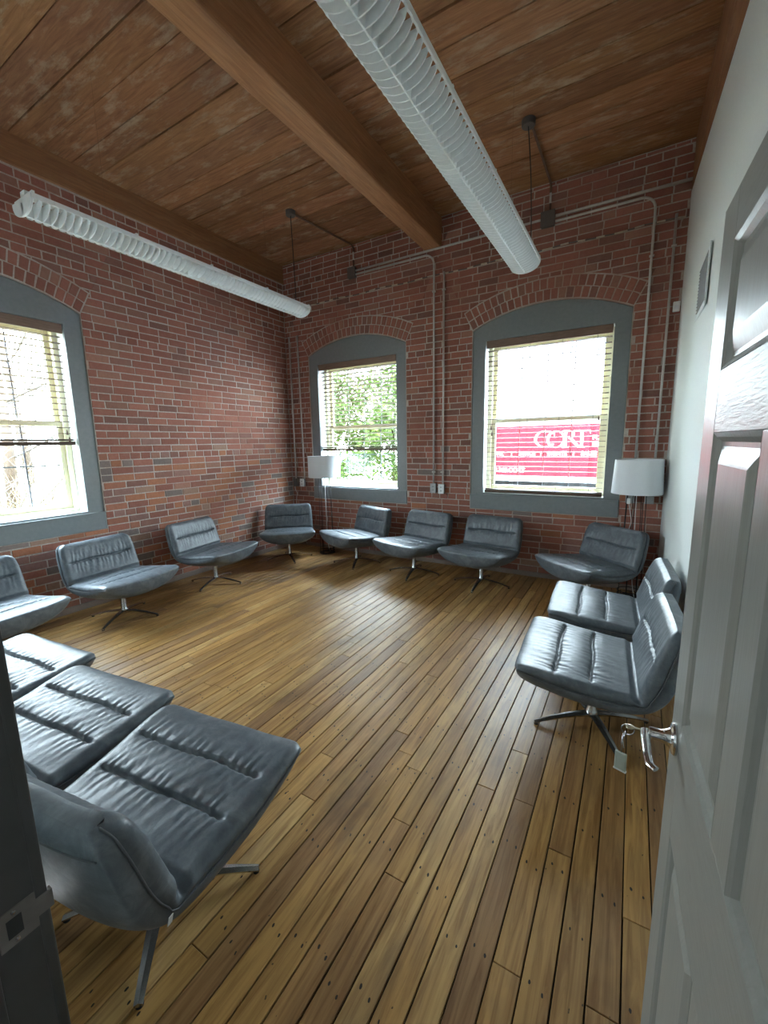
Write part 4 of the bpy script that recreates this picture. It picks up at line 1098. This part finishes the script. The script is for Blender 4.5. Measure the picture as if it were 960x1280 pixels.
# bank rising outside the left wall
mb = MB(); rnd = random.Random(8); NX, NY = 26, 24
for i in range(NX + 1):
    for j in range(NY + 1):
        x = XL - 0.45 - 22 * i / NX; y = -10 + 24 * j / NY
        z = GZ + 0.25 + 1.0 * min(1, max(0, (XL - 1.5 - x) / 9)) + rnd.uniform(-0.08, 0.08)
        mb.v.append((x, y, z))
for i in range(NX):
    for j in range(NY): a = i * (NY + 1) + j; mb.f.append([a, a + 1, a + NY + 2, a + NY + 1])
struct(mb.build('ground_bank', 'dry_grass', smooth=True), 'bank of dry tan grass outside')
def stick_mass(seed, n, x0, x1, y0, y1, zf, hmin, hmax, r, lean):
    rr = random.Random(seed); mb = MB()
    for _ in range(n):
        x, y = rr.uniform(x0, x1), rr.uniform(y0, y1); p = Vector((x, y, zf(x) - 0.1)); h = rr.uniform(hmin, hmax)
        d = Vector((rr.uniform(-lean, lean), rr.uniform(-lean, lean), 1)).normalized(); pts = [p]
        for k in range(3):
            d = (d + Vector((rr.uniform(-.35, .35), rr.uniform(-.35, .35), rr.uniform(-.15, .1)))).normalized(); pts.append(pts[-1] + d * h / 3)
        mb.tube(pts, [r, r * .8, r * .6, r * .3], 3, False)
    return mb
zbank = lambda x: GZ + 0.25 + 1.0 * min(1, max(0, (XL - 1.5 - x) / 9))
tag(stick_mass(1, 2600, -15, -7.0, -6, 8, zbank, 0.5, 1.5, 0.010, 0.6).build('dry_grass', 'straw', fix=False), 'tall dry tan grass and reeds beyond the left window', 'grass', kind='stuff')
tag(stick_mass(2, 800, -17, -8.5, -7, 9, zbank, 1.6, 3.4, 0.011, 0.7).build('bare_brush', 'twig', fix=False), 'tangle of leafless grey brush beyond the left window', 'brush', kind='stuff')
def bare_tree(loc, h, seed, label):
    rr = random.Random(seed); t = empty('bare_tree', loc); tag(t, label, 'tree', 'leafless trees beyond the left window')
    tr = MB(); br = MB(); top = Vector((rr.uniform(-.4, .4), rr.uniform(-.4, .4), h))
    tr.tube([(0, 0, -0.1), top * 0.4 + Vector((.1, 0, 0)), top * 0.75, top], [0.13, 0.10, 0.06, 0.02], 8)
    tr.build('trunk', 'bark', t, True)
    def grow(p, d, l, r, dep):
        q = p + d * l; br.tube([p, p.lerp(q, .5) + Vector((rr.uniform(-.04, .04), rr.uniform(-.04, .04), 0)), q], [r, r * .85, r * .65], 4, False)
        if dep:
            for _ in range(3): grow(p.lerp(q, rr.uniform(.5, 1)), (d + Vector((rr.uniform(-.7, .7), rr.uniform(-.7, .7), rr.uniform(-.2, .5)))).normalized(), l * rr.uniform(.5, .75), r * .55, dep - 1)
    for k in range(12):
        z = rr.uniform(.25, .95); a = rr.uniform(0, 6.28); grow(top * z, Vector((math.cos(a), math.sin(a), rr.uniform(.2, .9))).normalized(), h * .22, 0.03, 3)
    br.build('branches', 'twig', t)
for k, (x, y, h_, lab) in enumerate(((-12.5, 1.0, 6.5, 'leafless tree nearest the middle of the left window view'), (-15.0, 5.2, 7.5, 'tall leafless tree to the right in the left window view'), (-16.5, -1.8, 7.0, 'leafless tree to the left in the left window view'), (-11.5, 3.6, 5.0, 'small leaning leafless tree in the left window view'))):
    bare_tree((x, y, zbank(x)), h_, 30 + k, lab)
def leafy(loc, rx, rz, h, n, seed, label):
    rr = random.Random(seed); t = empty('leafy_tree', loc); tag(t, label, 'tree', 'green trees beyond the corner window')
    tk = MB().tube([(0, 0, 0), (0.1, 0.05, h * .4), (0, 0, h * .8)], [0.14, 0.10, 0.04], 8)
    for k in range(9):
        a = rr.uniform(0, 6.28); z = rr.uniform(.25, .7) * h
        tk.tube([(0, 0, z), (rx * .5 * math.cos(a), rx * .5 * math.sin(a), z + .4), (rx * .8 * math.cos(a), rx * .8 * math.sin(a), z + .7)], [.04, .03, .01], 5)
    tk.build('trunk', 'bark', t, True)
    mb = MB(); clumps = []
    for _ in range(70):
        while True:
            p = Vector((rr.uniform(-1, 1), rr.uniform(-1, 1), rr.uniform(-1, 1)))
            if p.length < 1: break
        clumps.append(Vector((p.x * rx, p.y * rx, h * .55 + p.z * rz)))
    for _ in range(n):
        c = rr.choice(clumps); p = c + Vector((rr.gauss(0, .20), rr.gauss(0, .20), rr.gauss(0, .18)))
        if p.z < 0.05: p.z = 0.05 + rr.random() * .2
        a = Vector((rr.uniform(-1, 1), rr.uniform(-1, 1), rr.uniform(-.6, .6))).normalized(); b = a.cross(Vector((rr.uniform(-1, 1), rr.uniform(-1, 1), rr.uniform(-1, 1)))).normalized()
        s = rr.uniform(.05, .09)
        mb.add([p - a * s, p + b * s * .45, p + a * s, p - b * s * .45], [(0, 1, 2, 3)])
    o = mb.build('foliage', 'leaf', t, fix=False); o['kind'] = 'stuff'
leafy((-7.7, 9.8, GZ), 1.5, 2.7, 5.6, 11000, 1, 'bushy green tree filling the left of the corner window')
leafy((-4.9, 10.2, GZ), 1.4, 2.6, 5.4, 10000, 2, 'bushy green tree filling the right of the corner window')
leafy((-10.6, 12.6, GZ), 1.7, 3.2, 7.0, 9000, 3, 'green tree set farther back at the left of the corner window')
leafy((-7.4, 13.2, GZ), 1.8, 3.4, 7.2, 9000, 4, 'taller green tree set farther back behind the other two')

# red box trailer across the lot
TY = 15.0
tr = empty('box_trailer', (0.0, TY, GZ)); tag(tr, 'red and white box trailer with big white lettering beyond the window', 'truck')
ZR0, ZR1 = 0.36, 2.10     # red field, world heights
TX0, TX1 = -5.0, 3.2
def tb(x0, x1, z0, z1, d0, d1, nm, mat, parent=tr): return MB().box(x0, x1, d0, d1, z0 - GZ, z1 - GZ).build(nm, mat, parent)
tb(TX0, TX1, 0.20, 2.36, 0.0, 2.5, 'box_body', 'truck_white')
red = tb(TX0 + 0.1, TX1 - 0.1, ZR0, ZR1, -0.012, 0.0, 'red_panel', 'truck_red')
tb(TX0 + 0.4, TX1 - 0.4, -0.05, 0.20, 0.5, 2.0, 'chassis', 'tyre')
for x in (TX0 + 1.0, TX0 + 2.1, TX1 - 1.2):
    MB().lathe([(0.0, 0), (0.28, 0), (0.40, 0.04), (0.40, 0.22), (0.28, 0.25), (0, 0.25)], 24, M=Matrix.Translation((x, 0.35, 0.40)) @ Matrix.Rotation(math.radians(90), 4, 'X')).build('wheel', 'tyre', tr, True, 40)
def letter_part(mb, nm='letter'): return mb.build(nm, 'truck_letter', red)
FR = lambda a, z, d: (a, -0.014 - d, z - GZ)
def ring_letter(cx, cz, hw, hh, thick, thin, t0=0.0, t1=360.0):
    mb = MB(); n = 48; k0 = []
    for i in range(n + 1):
        t = math.radians(t0 + (t1 - t0) * i / n); k0.append(((cx + hw * math.cos(t), cz + hh * math.sin(t)), (cx + (hw - thick) * math.cos(t), cz + (hh - thin) * math.sin(t))))
    for i in range(n): mb.prism([k0[i][0], k0[i + 1][0], k0[i + 1][1], k0[i][1]], FR, 0, 0.006)
    return mb

letter_part(ring_letter(-2.55, 1.64, 0.355, 0.275, 0.075, 0.022, 38, 322))
mb = MB(); mb.prism([(-2.275, 1.72), (-2.262, 1.72), (-2.262, 1.84), (-2.275, 1.84)], FR, 0, 0.006); letter_part(mb, 'serif')
letter_part(ring_letter(-2.215, 1.625, 0.295, 0.275, 0.078, 0.022))
def stem(x0, x1, z0, z1): return [(x0, z0), (x1, z0), (x1, z1), (x0, z1)]
mb = MB(); mb.prism(stem(-1.965, -1.885, 1.355, 1.90), FR, 0, 0.006); mb.prism(stem(-2.02, -1.83, 1.350, 1.372), FR, 0, 0.007); mb.prism(stem(-2.02, -1.83, 1.880, 1.902), FR, 0, 0.007)
r2 = ring_letter(-1.83, 1.765, 0.165, 0.135, 0.065, 0.02, -90, 90); mb.add(r2.v, r2.f)
mb.prism([(-1.80, 1.632), (-1.71, 1.64), (-1.46, 1.355), (-1.56, 1.355)], FR, 0, 0.0065); letter_part(mb)
mb = MB(); mb.prism(stem(-1.475, -1.395, 1.355, 1.90), FR, 0, 0.006); mb.prism(stem(-1.68, -1.19, 1.876, 1.902), FR, 0, 0.007); mb.prism(stem(-1.53, -1.34, 1.350, 1.372), FR, 0, 0.007)
mb.prism([(-1.68, 1.78), (-1.655, 1.88), (-1.68, 1.88)], FR, 0, 0.007); mb.prism([(-1.19, 1.78), (-1.215, 1.88), (-1.19, 1.88)], FR, 0, 0.007); letter_part(mb)
def words(txt, x, z, h, sx=1.0):
    c = bpy.data.curves.new('lettering', 'FONT'); c.body = txt; c.size = h / 0.70; c.extrude = 0.004; c.offset = 0.004
    o = bpy.data.objects.new('lettering', c); COL.objects.link(o); o.parent = red
    dg = bpy.context.evaluated_depsgraph_get(); me = bpy.data.meshes.new_from_object(o.evaluated_get(dg)); bpy.data.objects.remove(o); bpy.data.curves.remove(c)
    me.materials.clear(); o = link('lettering', me, 'truck_letter', red)
    o.location = (x, -0.016, z - GZ); o.rotation_euler = (math.radians(90), 0, 0); o.scale = (sx, 1, 1)
for t, x in (('HOME', -4.45), ('|', -3.68), ('OFFICE', -3.43), ('|', -2.70), ('EVENTS', -2.47), ('|', -1.68), ('SALES', -1.44)): words(t, x, 1.10, 0.125, 1.0)
words('888.360.CORT', -4.46, 0.515, 0.145, 1.0)
words('FURNITURE', -1.13, 1.60, 0.135); words('RENTAL', -1.13, 1.38, 0.135)
# far low building over the trailer
fb = empty('far_building', (-6.0, 42.0, GZ)); tag(fb, 'low pale building far behind the red trailer', 'building')
MB().box(-14, 16, 0, 6, 0, 4.3).build('wall', 'clapboard', fb)
MB().box(-14.3, 16.3, -0.4, 6.4, 4.3, 4.75).build('roof', 'roofing', fb)
for k in range(7):
    w_ = MB().box(-12 + 4 * k, -9.8 + 4 * k, -0.06, 0.0, 2.7, 3.9).build('window_frame', 'clapboard', fb)
    MB().box(-11.85 + 4 * k, -9.95 + 4 * k, -0.08, -0.06, 2.8, 3.8).build('pane', 'roofing', w_)
